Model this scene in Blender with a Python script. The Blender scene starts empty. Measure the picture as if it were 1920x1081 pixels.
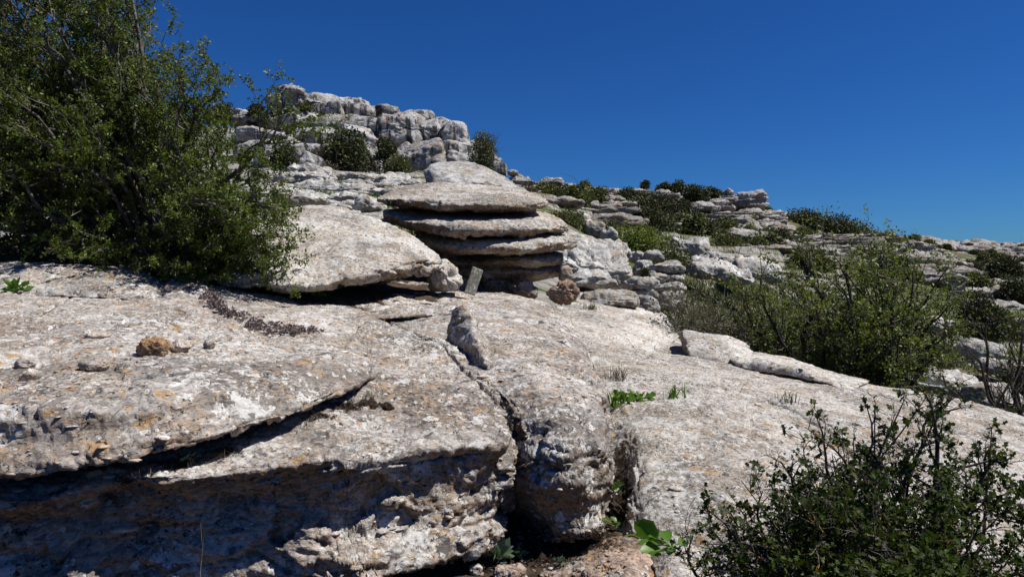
import bpy, math, random
import numpy as np
PI = math.pi
sc = bpy.context.scene
COL = sc.collection
CAMZ = 1.6
FPX = 1280.0
HZ = 500.0            # photo row of the horizon

def W3(px, py, Y):
    return np.array([(px-960)/FPX*Y, Y, CAMZ+(HZ-py)/FPX*Y])

# ------------------------------------------------------------------ noise
_rs = np.random.RandomState(7)
_perm = _rs.permutation(256).astype(np.int64)
_perm = np.concatenate([_perm, _perm, _perm]).astype(np.int32)
_g = _rs.normal(size=(256, 3)); _g /= np.linalg.norm(_g, axis=1)[:, None]
_g32 = _g.astype(np.float32)
def perlin(p):
    i = np.floor(p).astype(np.int32); f = (p-i).astype(np.float32)
    i &= 255
    u = f*f*f*(f*(f*6-15)+10)
    x, y, z = f[:, 0], f[:, 1], f[:, 2]
    X0, Y0, Z0 = i[:, 0], i[:, 1], i[:, 2]
    A = _perm[X0]+Y0; B = _perm[X0+1]+Y0
    AA = _perm[A]+Z0; AB = _perm[A+1]+Z0; BA = _perm[B]+Z0; BB = _perm[B+1]+Z0
    gx, gy, gz_ = _g32[:, 0].copy(), _g32[:, 1].copy(), _g32[:, 2].copy()
    def D(h, dx, dy, dz):
        h = _perm[h]
        return gx[h]*(x-dx)+gy[h]*(y-dy)+gz_[h]*(z-dz)
    ux, uy, uz = u[:, 0], u[:, 1], u[:, 2]
    a0 = D(AA, 0, 0, 0); a0 += ux*(D(BA, 1, 0, 0)-a0)
    a1 = D(AB, 0, 1, 0); a1 += ux*(D(BB, 1, 1, 0)-a1)
    a0 += uy*(a1-a0)
    b0 = D(AA+1, 0, 0, 1); b0 += ux*(D(BA+1, 1, 0, 1)-b0)
    b1 = D(AB+1, 0, 1, 1); b1 += ux*(D(BB+1, 1, 1, 1)-b1)
    b0 += uy*(b1-b0)
    return (a0+uz*(b0-a0))*np.float32(1.6)
def fbm(p, o=4, gain=.5, lac=2.03, ridged=False):
    s = 0; a = 1.0; t = 0
    for k in range(o):
        n = perlin(p+13.7*k)
        if ridged: n = 1-2*np.abs(n)
        s = s+a*n; t += a; a *= gain; p = p*lac
    return s/t
_cr = np.random.RandomState(21).rand(256, 6).astype(np.float32)
def cells(p):
    """cell noise: flat broken facets with crisp edges; returns facet height and edge closeness"""
    i = np.floor(p).astype(np.int32); f = (p-i).astype(np.float32); i &= 255
    n = len(p)
    d1 = np.full(n, 9., np.float32); d2 = d1.copy(); hb = np.zeros(n, np.int32)
    vb = np.zeros((3, n), np.float32); fx, fy, fz = f[:, 0].copy(), f[:, 1].copy(), f[:, 2].copy()
    ix, iy, iz = i[:, 0].copy(), i[:, 1].copy(), i[:, 2].copy(); T = [c.copy() for c in _cr.T]
    for dx in (-1, 0, 1):
        hx = _perm[(ix+dx) & 255]
        for dy in (-1, 0, 1):
            hy = _perm[hx+((iy+dy) & 255)]
            for dz in (-1, 0, 1):
                h = _perm[hy+((iz+dz) & 255)]
                vx = fx-dx-T[0][h]; vy = fy-dy-T[1][h]; vz = fz-dz-T[2][h]
                d = vx*vx+vy*vy+vz*vz
                m = d < d1
                d2 = np.where(m, d1, np.minimum(d2, d)); d1 = np.where(m, d, d1); hb = np.where(m, h, hb)
                vb[0][m] = vx[m]; vb[1][m] = vy[m]; vb[2][m] = vz[m]
    a3, a4, a5 = T[3][hb]-.5, T[4][hb]-.5, T[5][hb]-.5
    return a3+vb[0]*a4*1.4+vb[1]*a5*1.4+vb[2]*a3*1.2, np.sqrt(d2)-np.sqrt(d1)
def sstep(a, b, x):
    t = np.clip((x-a)/(b-a), 0, 1); return t*t*(3-2*t)
def terrace(n, k, sharp=.18):
    v = n*k; f = np.floor(v); r = v-f
    return (f+sstep(.5-sharp, .5+sharp, r))/k

# ------------------------------------------------------------------ objects
def mesh_obj(name, V, F, mat, parent=None, smooth=True, base=True):
    """one mesh object, origin at its base centre"""
    V = np.asarray(V, dtype=np.float64)
    me = bpy.data.meshes.new(name)
    o = bpy.data.objects.new(name, me)
    if parent is not None:
        org = np.array(parent.location)
    else:
        org = np.array([V[:, 0].mean(), V[:, 1].mean(), V[:, 2].min()]) if base else np.zeros(3)
    Vl = (V-org).astype(np.float32)
    me.vertices.add(len(Vl)); me.vertices.foreach_set('co', Vl.ravel())
    Fs = F if isinstance(F, (tuple, list)) else [F]
    vi = np.concatenate([f.ravel() for f in Fs]).astype(np.int32)
    lt = np.concatenate([np.full(len(f), f.shape[1]) for f in Fs]).astype(np.int32)
    ls = np.concatenate([[0], np.cumsum(lt)[:-1]]).astype(np.int32)
    me.loops.add(len(vi)); me.loops.foreach_set('vertex_index', vi)
    me.polygons.add(len(lt)); me.polygons.foreach_set('loop_start', ls); me.polygons.foreach_set('loop_total', lt)
    me.update(calc_edges=True); me.validate()
    if smooth: me.polygons.foreach_set('use_smooth', np.ones(len(me.polygons), dtype=bool))
    me.materials.append(mat)
    COL.objects.link(o)
    if parent is not None: o.parent = parent
    else: o.location = org
    return o
def tag(o, label=None, cat=None, group=None, kind=None):
    if label: o['label'] = label
    if cat: o['category'] = cat
    if group: o['group'] = group
    if kind: o['kind'] = kind
    return o
def empty(name, loc, label, cat, group=None):
    o = bpy.data.objects.new(name, None); COL.objects.link(o); o.location = loc
    o.empty_display_size = .1
    return tag(o, label, cat, group)

# ------------------------------------------------------------------ lofted rocks
def catmull(A, axis, closed, sub):
    A = np.moveaxis(A, axis, 0); n = len(A)
    if closed:
        idx = lambda k: k % n; segs = n
    else:
        idx = lambda k: min(max(k, 0), n-1); segs = n-1
    out = []
    for s in range(segs):
        p0, p1, p2, p3 = A[idx(s-1)], A[idx(s)], A[idx(s+1)], A[idx(s+2)]
        for t in np.linspace(0, 1, sub, endpoint=False):
            out.append(.5*((2*p1)+(-p0+p2)*t+(2*p0-5*p1+4*p2-p3)*t*t+(-p0+3*p1-3*p2+p3)*t**3))
    if not closed: out.append(A[-1])
    return np.moveaxis(np.array(out), 0, axis)
def resample(A, axis, cnt, weight, closed):
    """A dense [U,V,3]; weight = length for each step along axis"""
    c = np.concatenate([[0], np.cumsum(weight)])
    t = np.linspace(0, c[-1], cnt, endpoint=not closed)
    A = np.moveaxis(A, axis, 0)
    if closed: A = np.concatenate([A, A[:1]])
    j = np.clip(np.searchsorted(c, t, side='right')-1, 0, len(c)-2)
    f = (t-c[j])/np.maximum(c[j+1]-c[j], 1e-9)
    f = f.reshape((-1,)+(1,)*(A.ndim-1))
    out = A[j]*(1-f)+A[j+1]*f
    return np.moveaxis(out, 0, axis)
def grid_normals(G):
    du = np.empty_like(G); du[1:-1] = G[2:]-G[:-2]; du[0] = G[1]-G[0]; du[-1] = G[-1]-G[-2]
    dv = np.roll(G, -1, 1)-np.roll(G, 1, 1)
    n = np.cross(du, dv); l = np.linalg.norm(n, axis=2, keepdims=True)
    return n/np.maximum(l, 1e-12)
def scr(P):                                            # approx pixel size per metre at a point (render px)
    return 683.0/np.maximum(np.linalg.norm(P-np.array([0, 0, CAMZ]), axis=-1), .5)

def rough1(P, N, big, med, ledge, fine, sc_=1.0, seed=0, bed=(1, 1, 3.2), facey=1.0, hollow=0.):
    """large relief: swells, bedding ledges, broken facets, hollows"""
    Q = P*sc_+seed*17.31
    d = big*fbm(Q*1.3, 3)
    steep = 1-sstep(.30, .85, N[:, 2])
    warp = np.stack([fbm(Q*3+11, 3), fbm(Q*3+23, 3), fbm(Q*3+37, 3)], 1)
    B = (Q+warp*.10)*np.array(bed)
    L = ledge*facey
    n = fbm(B*2.2+5, 5, .58)
    d += steep*L*1.5*(terrace(n, 5, .09)-.12)
    c1, e1 = cells(B*2.6)
    d += steep*L*(1.7*c1-.5)
    if hollow:
        hn = fbm((Q+warp*.10)*np.array([2.6, 2.6, 5.0])+91, 4, .55)+.3*c1
        d -= steep*hollow*(sstep(.05, .13, hn)+.3*sstep(-.25, .0, hn))
    top = 1-.7*steep
    n2 = fbm((Q+warp*.05)*np.array([2.2, 2.2, 4])+31, 4, .6)
    d += top*med*1.4*terrace(n2, 6, .08)
    return d
def rough2(P, N, big, med, ledge, fine, sc_=1.0, seed=0, bed=(1, 1, 3.2), facey=1.0):
    """small relief: chips, joints, crust plates, grit, pits"""
    Q = P*sc_+seed*17.31
    steep = 1-sstep(.30, .80, N[:, 2]); top = 1-.7*steep
    warp = np.stack([fbm(Q*5+11, 2), fbm(Q*5+23, 2), fbm(Q*5+37, 2)], 1)
    B = (Q+warp*.06)*np.array(bed)
    L = ledge*facey
    c2, e2 = cells(B*6.5+3.3)
    d = steep*(L*.8*c2-L*.2*(1-sstep(0, .06, e2)))
    d += steep*L*.5*fbm(Q*np.array([12, 12, 19]), 4, .62, ridged=True)
    zz = P[:, 2]*sc_*13+1.6*fbm(Q*.8+3, 3)
    j = np.abs(zz-np.round(zz)); gate = sstep(.0, .25, fbm(Q*np.array([2.2, 2.2, 5])+61, 2))
    d -= steep*gate*L*.8*(1-sstep(.03, .14, j))
    n2 = fbm((Q+warp*.05)*np.array([5.0, 5.0, 8])+31, 4, .6)
    d += top*med*.8*terrace(n2, 6, .08)
    c3, e3 = cells((Q+warp*.07)*np.array([6, 6, 9])+7)
    d += top*med*(.55*c3-.25*(1-sstep(0, .05, e3))*sstep(0, .3, fbm(Q*1.7+88, 2)))
    d += med*.5*fbm(Q*9, 4)
    d += fine*1.3*fbm(Q*30, 4, .65)
    pit = fbm(Q*17+9, 3)
    d -= fine*1.8*top*sstep(.30, .45, pit)
    crack = np.abs(fbm((Q+warp*.04)*np.array([1.1, 1.1, 2.3])+77, 3))
    gate = sstep(.0, .2, fbm(Q*.9+19, 2))
    d -= med*1.6*(1-sstep(0.0, .014, crack))*gate
    return d
def box1(A, r, axis, wrap=False):
    """box filter along one axis"""
    A = np.moveaxis(A, axis, 0)
    pad = np.concatenate([A[-r:], A, A[:r]]) if wrap else np.concatenate([np.repeat(A[:1], r, 0), A, np.repeat(A[-1:], r, 0)])
    c = np.cumsum(np.concatenate([np.zeros_like(pad[:1]), pad]), 0)
    out = (c[2*r+1:]-c[:-2*r-1])/(2*r+1)
    return np.moveaxis(out, 0, axis)

def loft(name, secs, mat, step=1.6, label='', cat='rock', group=None, drop=.5, under=.3, cracks=(), amp=(.05, .02, .02, .006), sc_=1.0, seed=0, hidden=.12, parent=None, cap=.25, facey=1.0, bed=(1, 1, 3.2), raw=False, maxn=1400, hollow=0., sharp=()):
    S = np.array([[W3(*p) for p in s] for s in secs])                 # [C,K,3]
    if sharp:
        S = S[:, [k for r in range(S.shape[1]) for k in ([r, r] if r in sharp else [r])]]
    C_, K, _ = S.shape
    if not raw:
        ext = []
        for s in S:
            f = s[-1]; b = s[0]
            d = (b-f); d[2] = 0
            ext.append([f+d*.25+np.array([0, 0, .0 if drop > 0 else 0])+np.array([0, 0, -drop*.12]), f+d*.6+np.array([0, 0, -drop*.6]), b+np.array([0, 0, -drop-.5*abs(b[2]-f[2])])*np.array([1, 1, .8])])
        S = np.concatenate([S, np.array(ext)], axis=1)
        nvis = K-1
    else: nvis = K
    # end caps: shrinking end sections
    def capsecs(s, s2):
        c = s.mean(0); o = (s.mean(0)-s2.mean(0)); L = np.linalg.norm(o); o = o/max(L, 1e-6)
        h = np.linalg.norm(s-c, axis=1).mean()*cap
        return [c+(s-c)*.04+o*h*1.0, c+(s-c)*.55+o*h*.75]
    a = capsecs(S[0], S[1]); b = capsecs(S[-1], S[-2])
    S = np.concatenate([np.array(a), S, np.array(b[::-1])])
    D = catmull(S, 1, True, 8)
    D = catmull(D, 0, False, 8)
    # step weights on screen
    seg = np.linalg.norm(np.roll(D, -1, 1)-D, axis=2)*scr(D)
    wv = np.percentile(seg, 75, axis=0)
    m = np.ones(len(wv)); m[(nvis)*8:] = hidden if not raw else 1
    wv = wv*m
    segu = np.linalg.norm(D[1:]-D[:-1], axis=2)*scr(D[1:])
    wu = np.percentile(segu[:, :max(nvis*8, 1)], 75, axis=1)
    nv = int(min(max(wv.sum()/step, 12), maxn)); nu = int(min(max(wu.sum()/step, 10), maxn))
    D = resample(D, 1, nv, wv, True)
    D = resample(D, 0, nu, wu, False)
    N = grid_normals(D)
    cen = D.mean((0, 1))
    if ((D-cen)*N).sum() < 0: N = -N
    def unit(n): return n/np.maximum(np.linalg.norm(n, axis=2, keepdims=True), 1e-9)
    r = int(min(max(10/step, 2), nv//6))
    Ns = unit(box1(box1(N, r, 1, True), r, 1, True))
    d = rough1(D.reshape(-1, 3), Ns.reshape(-1, 3), *amp, sc_=sc_, seed=seed, facey=facey, bed=bed, hollow=hollow).reshape(nu, nv)
    D = D+Ns*d[..., None]
    # even out the rows again along each column
    seg = np.linalg.norm(np.roll(D, -1, 1)-D, axis=2)*scr(D)
    seg = box1(seg, min(12, max(nu//8, 1)), 0); seg = box1(seg, 2, 1, True)
    base = box1(seg.mean(0)[None], 1, 0)
    wgt = seg+.15*seg.mean()
    m2 = np.ones(nv); hid = nv-int(nv*.04)
    cum = np.concatenate([np.zeros((nu, 1)), np.cumsum(wgt, 1)], 1)
    D1 = np.concatenate([D, D[:, :1]], 1); out = np.empty_like(D)
    for q in range(nu):
        t = np.linspace(0, cum[q, -1], nv, endpoint=False)
        for c in range(3): out[q, :, c] = np.interp(t, cum[q], D1[q, :, c])
    D = out
    N = grid_normals(D)
    if ((D-cen)*N).sum() < 0: N = -N
    N = unit(box1(box1(N, 2, 1, True), 2, 0))
    P = D.reshape(-1, 3); Nn = N.reshape(-1, 3)
    d = rough2(P, Nn, *amp, sc_=sc_, seed=seed, facey=facey, bed=bed)
    for cr in cracks:
        pts = np.array([q[:2] for q in cr['p']], float); w = cr.get('w', .03); dp = cr.get('d', .06)
        wob = fbm(P*6+3, 3)*w*1.3
        Yp = np.maximum(P[:, 1], .5); hh = np.clip(CAMZ-P[:, 2], .15, 3)
        X2 = np.stack([960+P[:, 0]/Yp*FPX, HZ-(P[:, 2]-CAMZ)/Yp*FPX], 1)
        sx = Yp/FPX; sy = np.minimum(Yp*Yp/(FPX*hh), sx*6)
        best = np.full(len(P), 1e9)
        for q in range(len(pts)-1):
            A0 = pts[q]; B0 = pts[q+1]; AB = B0-A0
            t = np.clip(((X2-A0)@AB)/(AB@AB), 0, 1)
            v = X2-(A0+t[:, None]*AB)
            best = np.minimum(best, np.hypot(v[:, 0]*sx, v[:, 1]*sy))
        best = np.maximum(best+wob, 0)
        ww = w*(1+.7*fbm(P*2.5+8, 2))
        d -= dp*(1-sstep(ww*.35, ww, best))*sstep(-.2, .3, Nn[:, 2])
    P = P+Nn*d[:, None]
    i = np.arange(nu-1)[:, None]*nv; j = np.arange(nv)[None, :]; j2 = (j+1) % nv
    F = np.stack([i+j, i+j2, i+nv+j2, i+nv+j], axis=-1).reshape(-1, 4)
    # close the tiny end loops
    P = np.concatenate([P, P[:nv].mean(0)[None], P[-nv:].mean(0)[None]])
    k = np.arange(nv); k2 = (k+1) % nv
    T = np.concatenate([np.stack([np.full(nv, nu*nv), k2, k], 1), np.stack([np.full(nv, nu*nv+1), (nu-1)*nv+k, (nu-1)*nv+k2], 1)])
    o = mesh_obj(name, P, (F, T), mat, parent)
    if parent is None: tag(o, label, cat, group)
    return o

# ------------------------------------------------------------------ boulders
def ico_dirs(n):
    """cube-sphere grid directions with shared verts"""
    key = {}; V = []; F = []
    lin = np.tan(np.linspace(-PI/4, PI/4, n+1))
    def vid(p):
        k = tuple(np.round(p, 6))
        if k not in key: key[k] = len(V); V.append(p)
        return key[k]
    for ax in range(3):
        for s in (-1, 1):
            ids = np.empty((n+1, n+1), int)
            for a in range(n+1):
                for b in range(n+1):
                    p = [0, 0, 0]; p[ax] = s; p[(ax+1) % 3] = lin[a]; p[(ax+2) % 3] = lin[b]
                    ids[a, b] = vid(p)
            for a in range(n):
                for b in range(n):
                    q = (ids[a, b], ids[a+1, b], ids[a+1, b+1], ids[a, b+1])
                    F.append(q if s > 0 else q[::-1])
    return np.array(V, float), np.array(F)
_cs = {}
def cube_sphere(n):
    if n not in _cs: _cs[n] = ico_dirs(n)
    return _cs[n]
def boulder(name, cx, cy, cz, rx, ry, rz, mat, label='', cat='rock', group=None, pw=3.0, rough_=.16, yaw=0, tilt=(0, 0), seed=0, layers=0, groove=.12, flute=0., n=None, parent=None, shear=(0, 0), fs=1.0):
    """rounded block: superellipsoid, noise, optional bedding layers and vertical flutes"""
    size = max(rx, rz)*2*scr(np.array([cx, cy, cz]))
    if n is None: n = int(min(max(size/1.6, 10, layers*6), 120))
    D, F = cube_sphere(n)
    D = D/(np.sum(np.abs(D)**pw, axis=1)**(1/pw))[:, None]
    rg = np.random.RandomState(seed+3)
    U = D.copy()
    R = max(rx, ry, rz); q = (rx*ry*rz)**(1/3)
    P = U*np.array([rx, ry, rz])
    N = U/np.array([rx, ry, rz]); N /= np.linalg.norm(N, axis=1)[:, None]
    Q = P/q+seed*5.37
    d = rough_*q*(fbm(Q*.9, 2)*1.3+.55*fbm(Q*2.2, 4))
    # chopped facets
    for k in range(9):
        v = rg.normal(size=3); v[2] = abs(v[2])*.6; v /= np.linalg.norm(v)
        h = (U@v); d -= q*.85*np.maximum(h-(.76+.30*rg.rand())+.06*fbm(Q*2.5+k, 2), 0)
    d += rough_*q*.16*fbm(Q*7*fs, 4, .6)
    d += rough_*q*.55*terrace(fbm(Q*np.array([1.6, 1.6, 3])+9, 4), 4, .08)
    d += rough_*q*.12*fbm(Q*4.0+3, 4, .6, ridged=True)
    d -= rough_*q*.40*(1-sstep(0., .028, np.abs(fbm(Q*np.array([1.2, 1.2, 1.7])+41, 3))))
    W_ = np.stack([fbm(Q*1.5+11, 3), fbm(Q*1.5+23, 3), fbm(Q*1.5+37, 3)], 1)
    c1, e1 = cells((Q+W_*.35)*np.array([1.3, 1.3, 1.9]))
    d += rough_*q*(.55*c1-.30*(1-sstep(0, .05, e1)))
    c2, e2 = cells((Q+W_*.2)*np.array([3.3, 3.3, 4.6])+9)
    d += rough_*q*.22*c2
    if layers:
        z = (P[:, 2]/rz+1)*.5*layers+.55*fbm(Q*.8, 2)+.25*np.sin(P[:, 0]/rx*2+seed)
        L = np.floor(z).astype(int); f = z-L
        off = rg.uniform(-1, 1, size=64)
        wv = fbm(np.stack([Q[:, 0]*1.3, Q[:, 1]*1.3, L*3.1], 1), 3)
        side = 1-np.abs(N[:, 2])**3
        prof = 1-np.abs(2*f-1)**7
        d += side*(groove*q*(prof-1)+groove*q*1.1*off[np.clip(L+20, 0, 63)]+groove*q*.9*wv)
    if flute:
        side = 1-np.abs(N[:, 2])**2
        top = sstep(-.9, .3, U[:, 2])
        d += flute*q*side*top*fbm(Q*np.array([7, 7, .7])*fs, 3, .6)
    P = P+N*d[:, None]
    P[:, 0] += shear[0]*P[:, 2]; P[:, 1] += shear[1]*P[:, 2]
    tx, ty = tilt
    c, s = math.cos(tx), math.sin(tx); P = P@np.array([[1, 0, 0], [0, c, -s], [0, s, c]]).T
    c, s = math.cos(ty), math.sin(ty); P = P@np.array([[c, 0, s], [0, 1, 0], [-s, 0, c]]).T
    c, s = math.cos(yaw), math.sin(yaw); P = P@np.array([[c, -s, 0], [s, c, 0], [0, 0, 1]]).T
    P = P+np.array([cx, cy, cz])
    o = mesh_obj(name, P, F, mat, parent)
    if parent is None: tag(o, label, cat, group)
    return o
def boxrock(name, x0, y0, x1, y1, Y, mat, label, ryf=1.0, **kw):
    """boulder from its outline box in the photo and its distance"""
    c = W3((x0+x1)/2, (y0+y1)/2, Y)
    rx = (x1-x0)/2/FPX*Y; rz = (y1-y0)/2/FPX*Y
    ry = kw.pop('ry', max(min(rx, rz*2.5)*ryf, rz*.8))
    return boulder(name, c[0], c[1]+ry*.7, c[2], rx*1.04, ry, rz*1.04, mat, label, **kw)
# ------------------------------------------------------------------ materials
class NT:
    def __init__(s, name):
        s.m = bpy.data.materials.new(name); s.m.use_nodes = True
        s.t = s.m.node_tree; s.t.nodes.clear()
        s.out = s.t.nodes.new('ShaderNodeOutputMaterial')
        s.geo = s.t.nodes.new('ShaderNodeNewGeometry')
    def n(s, t, **k):
        x = s.t.nodes.new(t)
        for a, b in k.items(): setattr(x, a, b)
        return x
    def set(s, inp, v):
        if isinstance(v, bpy.types.NodeSocket): s.t.links.new(v, inp)
        else: inp.default_value = v
    def pos(s, sx=1, sy=1, sz=1, off=0):
        m = s.n('ShaderNodeMapping'); s.t.links.new(s.geo.outputs['Position'], m.inputs[0])
        m.inputs['Scale'].default_value = (sx, sy, sz); m.inputs['Location'].default_value = (off, off*1.3, off*.7)
        return m.outputs[0]
    def noise(s, scale, detail=5, rough=.55, dist=0, vec=None, off=0):
        x = s.n('ShaderNodeTexNoise'); x.inputs['Scale'].default_value = scale; x.inputs['Detail'].default_value = detail
        x.inputs['Roughness'].default_value = rough; x.inputs['Distortion'].default_value = dist
        s.t.links.new(vec if vec is not None else s.pos(off=off), x.inputs['Vector'])
        return x.outputs['Fac']
    def vor(s, scale, feature='F1', vec=None, rand=1, out='Distance'):
        x = s.n('ShaderNodeTexVoronoi'); x.feature = feature; x.inputs['Scale'].default_value = scale
        x.inputs['Randomness'].default_value = rand
        s.t.links.new(vec if vec is not None else s.pos(), x.inputs['Vector'])
        return x.outputs[out]
    def ramp(s, f, a, b, lo=0., hi=1.):
        x = s.n('ShaderNodeMapRange'); x.interpolation_type = 'SMOOTHSTEP'
        s.set(x.inputs[0], f); x.inputs[1].default_value = a; x.inputs[2].default_value = b
        x.inputs[3].default_value = lo; x.inputs[4].default_value = hi
        return x.outputs[0]
    def math(s, op, a, b=0.):
        x = s.n('ShaderNodeMath', operation=op); s.set(x.inputs[0], a); s.set(x.inputs[1], b); return x.outputs[0]
    def mix(s, f, a, b, mode='MIX'):
        x = s.n('ShaderNodeMix', data_type='RGBA', blend_type=mode)
        s.set(x.inputs[0], f)
        for k, v in ((6, a), (7, b)):
            if isinstance(v, tuple): v = tuple(v)+((1,) if len(v) == 3 else ())
            s.set(x.inputs[k], v)
        return x.outputs[2]
    def gray(s, v):
        x = s.n('ShaderNodeCombineColor')
        for k in range(3): s.set(x.inputs[k], v)
        return x.outputs[0]
    def bsdf(s, col, rough=.9, bump=None, strength=.5, dist=.02, spec=.2):
        b = s.n('ShaderNodeBsdfPrincipled')
        if isinstance(col, tuple): col = tuple(col)+(1,)
        s.set(b.inputs['Base Color'], col); s.set(b.inputs['Roughness'], rough); b.inputs['Specular IOR Level'].default_value = spec
        if bump is not None:
            u = s.n('ShaderNodeBump'); u.inputs['Strength'].default_value = strength; u.inputs['Distance'].default_value = dist
            s.t.links.new(bump, u.inputs['Height']); s.t.links.new(u.outputs[0], b.inputs['Normal'])
        s.t.links.new(b.outputs[0], s.out.inputs[0])
        return b

def rock_mat(name, S=1.0, c1=(.228, .214, .199), c2=(.285, .240, .203), dark=(.065, .062, .060), white=(.59, .58, .555), wl=.55, dl=.58, orange=.66, tan=(.34, .24, .165), streak=0, black=.665, bump=.6, bdist=.02, under=.8, warm=.5, col_amt=1.0):
    t = NT(name)
    p = t.pos(S, S, S)
    pf = t.pos(S, S, S*2.0)
    n0 = t.noise(.9, 4, .6, vec=p)
    n1 = t.noise(5.5, 8, .62, .6, vec=pf)
    n2 = t.noise(21, 8, .70, .9, vec=pf)
    n3 = t.noise(75, 5, .7, .2, vec=p)
    nz = t.n('ShaderNodeSeparateXYZ'); t.t.links.new(t.geo.outputs['Normal'], nz.inputs[0])
    col = t.mix(t.ramp(n1, .36, .66), c1, c2)
    # bare paler stone between the crusts, by region
    col = t.mix(t.math('MULTIPLY', t.ramp(t.noise(2.6, 7, .64, .7, vec=p), .47, .55), .75), col, tuple(min(1, v*1.5+.03) for v in c1))
    col = t.mix(t.ramp(n0, .62-warm*.3, .82-warm*.3, 0, .6), col, tuple(v*1.12 for v in c2))
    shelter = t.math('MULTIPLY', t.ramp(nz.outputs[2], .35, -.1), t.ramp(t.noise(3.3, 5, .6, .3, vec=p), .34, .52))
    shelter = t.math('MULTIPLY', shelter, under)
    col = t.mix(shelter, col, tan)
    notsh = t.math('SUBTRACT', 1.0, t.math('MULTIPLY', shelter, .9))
    col = t.mix(1.0, col, t.gray(t.ramp(n2, .34, .66, .55, 1.42)), 'MULTIPLY')
    reg = t.noise(.75, 5, .6, .5, vec=t.pos(S, S, S, 11))
    col = t.mix(1.0, col, t.gray(t.ramp(reg, .36, .62, .66, 1.16)), 'MULTIPLY')
    # dark grey crust
    d1 = t.ramp(t.noise(7.5, 9, .68, 1.0, vec=pf), dl, dl+.03)
    col = t.mix(t.math('MULTIPLY', d1, .75), col, dark)
    # ochre crumbs grouped in fields
    field = t.ramp(t.noise(2.4, 5, .6, .5, vec=t.pos(S, S, S, 2)), .46, .58)
    o1 = t.math('MULTIPLY', t.ramp(t.noise(19, 8, .68, .7, vec=pf), .53, .57), field)
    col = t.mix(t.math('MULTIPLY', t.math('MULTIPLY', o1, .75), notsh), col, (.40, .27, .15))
    # crustose lichen: white and pale grey fields with ragged crisp rims
    wm = t.ramp(t.noise(1.5, 4, .55, .4, vec=t.pos(S, S, S, 7)), .34, .60)
    th = t.math('SUBTRACT', wl+.11, t.math('MULTIPLY', wm, .115))
    w1 = t.ramp(t.math('SUBTRACT', t.noise(6.5, 10, .66, .5, vec=p), th), 0., .014)
    w2 = t.ramp(t.math('SUBTRACT', t.noise(24, 8, .66, .6, vec=pf), t.math('SUBTRACT', th, .015)), .0, .022)
    wc = t.mix(t.ramp(n2, .35, .65), white, tuple(v*.74 for v in white))
    col = t.mix(t.math('MULTIPLY', t.math('MULTIPLY', w1, .92), notsh), col, wc)
    col = t.mix(t.math('MULTIPLY', t.math('MULTIPLY', w2, .85), notsh), col, wc)
    # round colonies of several kinds
    dn = t.n('ShaderNodeTexNoise'); dn.inputs['Scale'].default_value = 26; dn.inputs['Detail'].default_value = 4; t.t.links.new(p, dn.inputs['Vector'])
    for sc1, amt in ((7.5, .9), (19, .85)):
        wv = t.n('ShaderNodeVectorMath', operation='SCALE'); t.t.links.new(dn.outputs['Color'], wv.inputs[0]); wv.inputs[3].default_value = .9/sc1
        av = t.n('ShaderNodeVectorMath', operation='ADD'); t.t.links.new(p, av.inputs[0]); t.t.links.new(wv.outputs[0], av.inputs[1])
        v = t.n('ShaderNodeTexVoronoi'); v.inputs['Scale'].default_value = sc1; t.t.links.new(av.outputs[0], v.inputs['Vector'])
        sp = t.n('ShaderNodeSeparateColor'); t.t.links.new(v.outputs['Color'], sp.inputs[0])
        rad = t.math('SUBTRACT', t.math('MULTIPLY', sp.outputs[0], .72), .26)
        inside = t.ramp(t.math('SUBTRACT', rad, v.outputs['Distance']), 0., .05)
        lc = t.mix(t.ramp(sp.outputs[1], .48, .5), white, (.36, .355, .33))
        lc = t.mix(t.ramp(sp.outputs[1], .66, .68), lc, (.085, .08, .075))
        lc = t.mix(t.ramp(sp.outputs[1], .84, .86), lc, (.42, .27, .13))
        lc = t.mix(t.ramp(n3, .45, .7), lc, tuple([.5*x for x in c1]))
        col = t.mix(t.math('MULTIPLY', t.math('MULTIPLY', inside, amt*col_amt), notsh), col, lc)
    # orange lichen spots
    o2 = t.math('MULTIPLY', t.ramp(t.noise(26, 5, .6, .3, vec=p), orange-.02, orange), t.ramp(t.noise(2.1, 3, .5, vec=t.pos(S, S, S, 5)), .5, .6))
    col = t.mix(t.math('MULTIPLY', o2, .85), col, (.42, .19, .045))
    # black crumbs, pits and moss specks, thicker inside the ochre fields
    b0 = t.math('ADD', t.noise(30, 8, .70, .8, vec=t.pos(S, S, S*1.7, 9)), t.math('MULTIPLY', field, .045))
    b1 = t.ramp(b0, black-.055, black-.035)
    b2 = t.ramp(n3, .64, .68)
    b3 = t.ramp(t.noise(9, 6, .6, .7, vec=t.pos(S, S, S*1.4, 15)), .70, .715)
    bl = t.math('MAXIMUM', t.math('MAXIMUM', t.math('MULTIPLY', b1, .9), t.math('MULTIPLY', b2, .6)), t.math('MULTIPLY', b3, .9))
    col = t.mix(bl, col, (.022, .019, .017))
    if streak:
        up = t.ramp(nz.outputs[2], .95, .55)
        sn = t.noise(1.0, 7, .66, 0, vec=t.pos(12*S, 12*S, .8*S))
        col = t.mix(t.math('MULTIPLY', t.math('MULTIPLY', t.ramp(sn, .50, .56), streak), up), col, (.045, .045, .047))
        sn = t.noise(1.0, 6, .64, 0, vec=t.pos(20*S, 20*S, 1.1*S, 3))
        col = t.mix(t.math('MULTIPLY', t.math('MULTIPLY', t.ramp(sn, .54, .60), streak*.9), up), col, white)
    h = t.math('ADD', t.math('MULTIPLY', n1, .9), t.math('MULTIPLY', n2, .75))
    h = t.math('ADD', h, t.math('MULTIPLY', n3, .30))
    h = t.math('SUBTRACT', h, t.math('MULTIPLY', bl, .25))
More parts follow.
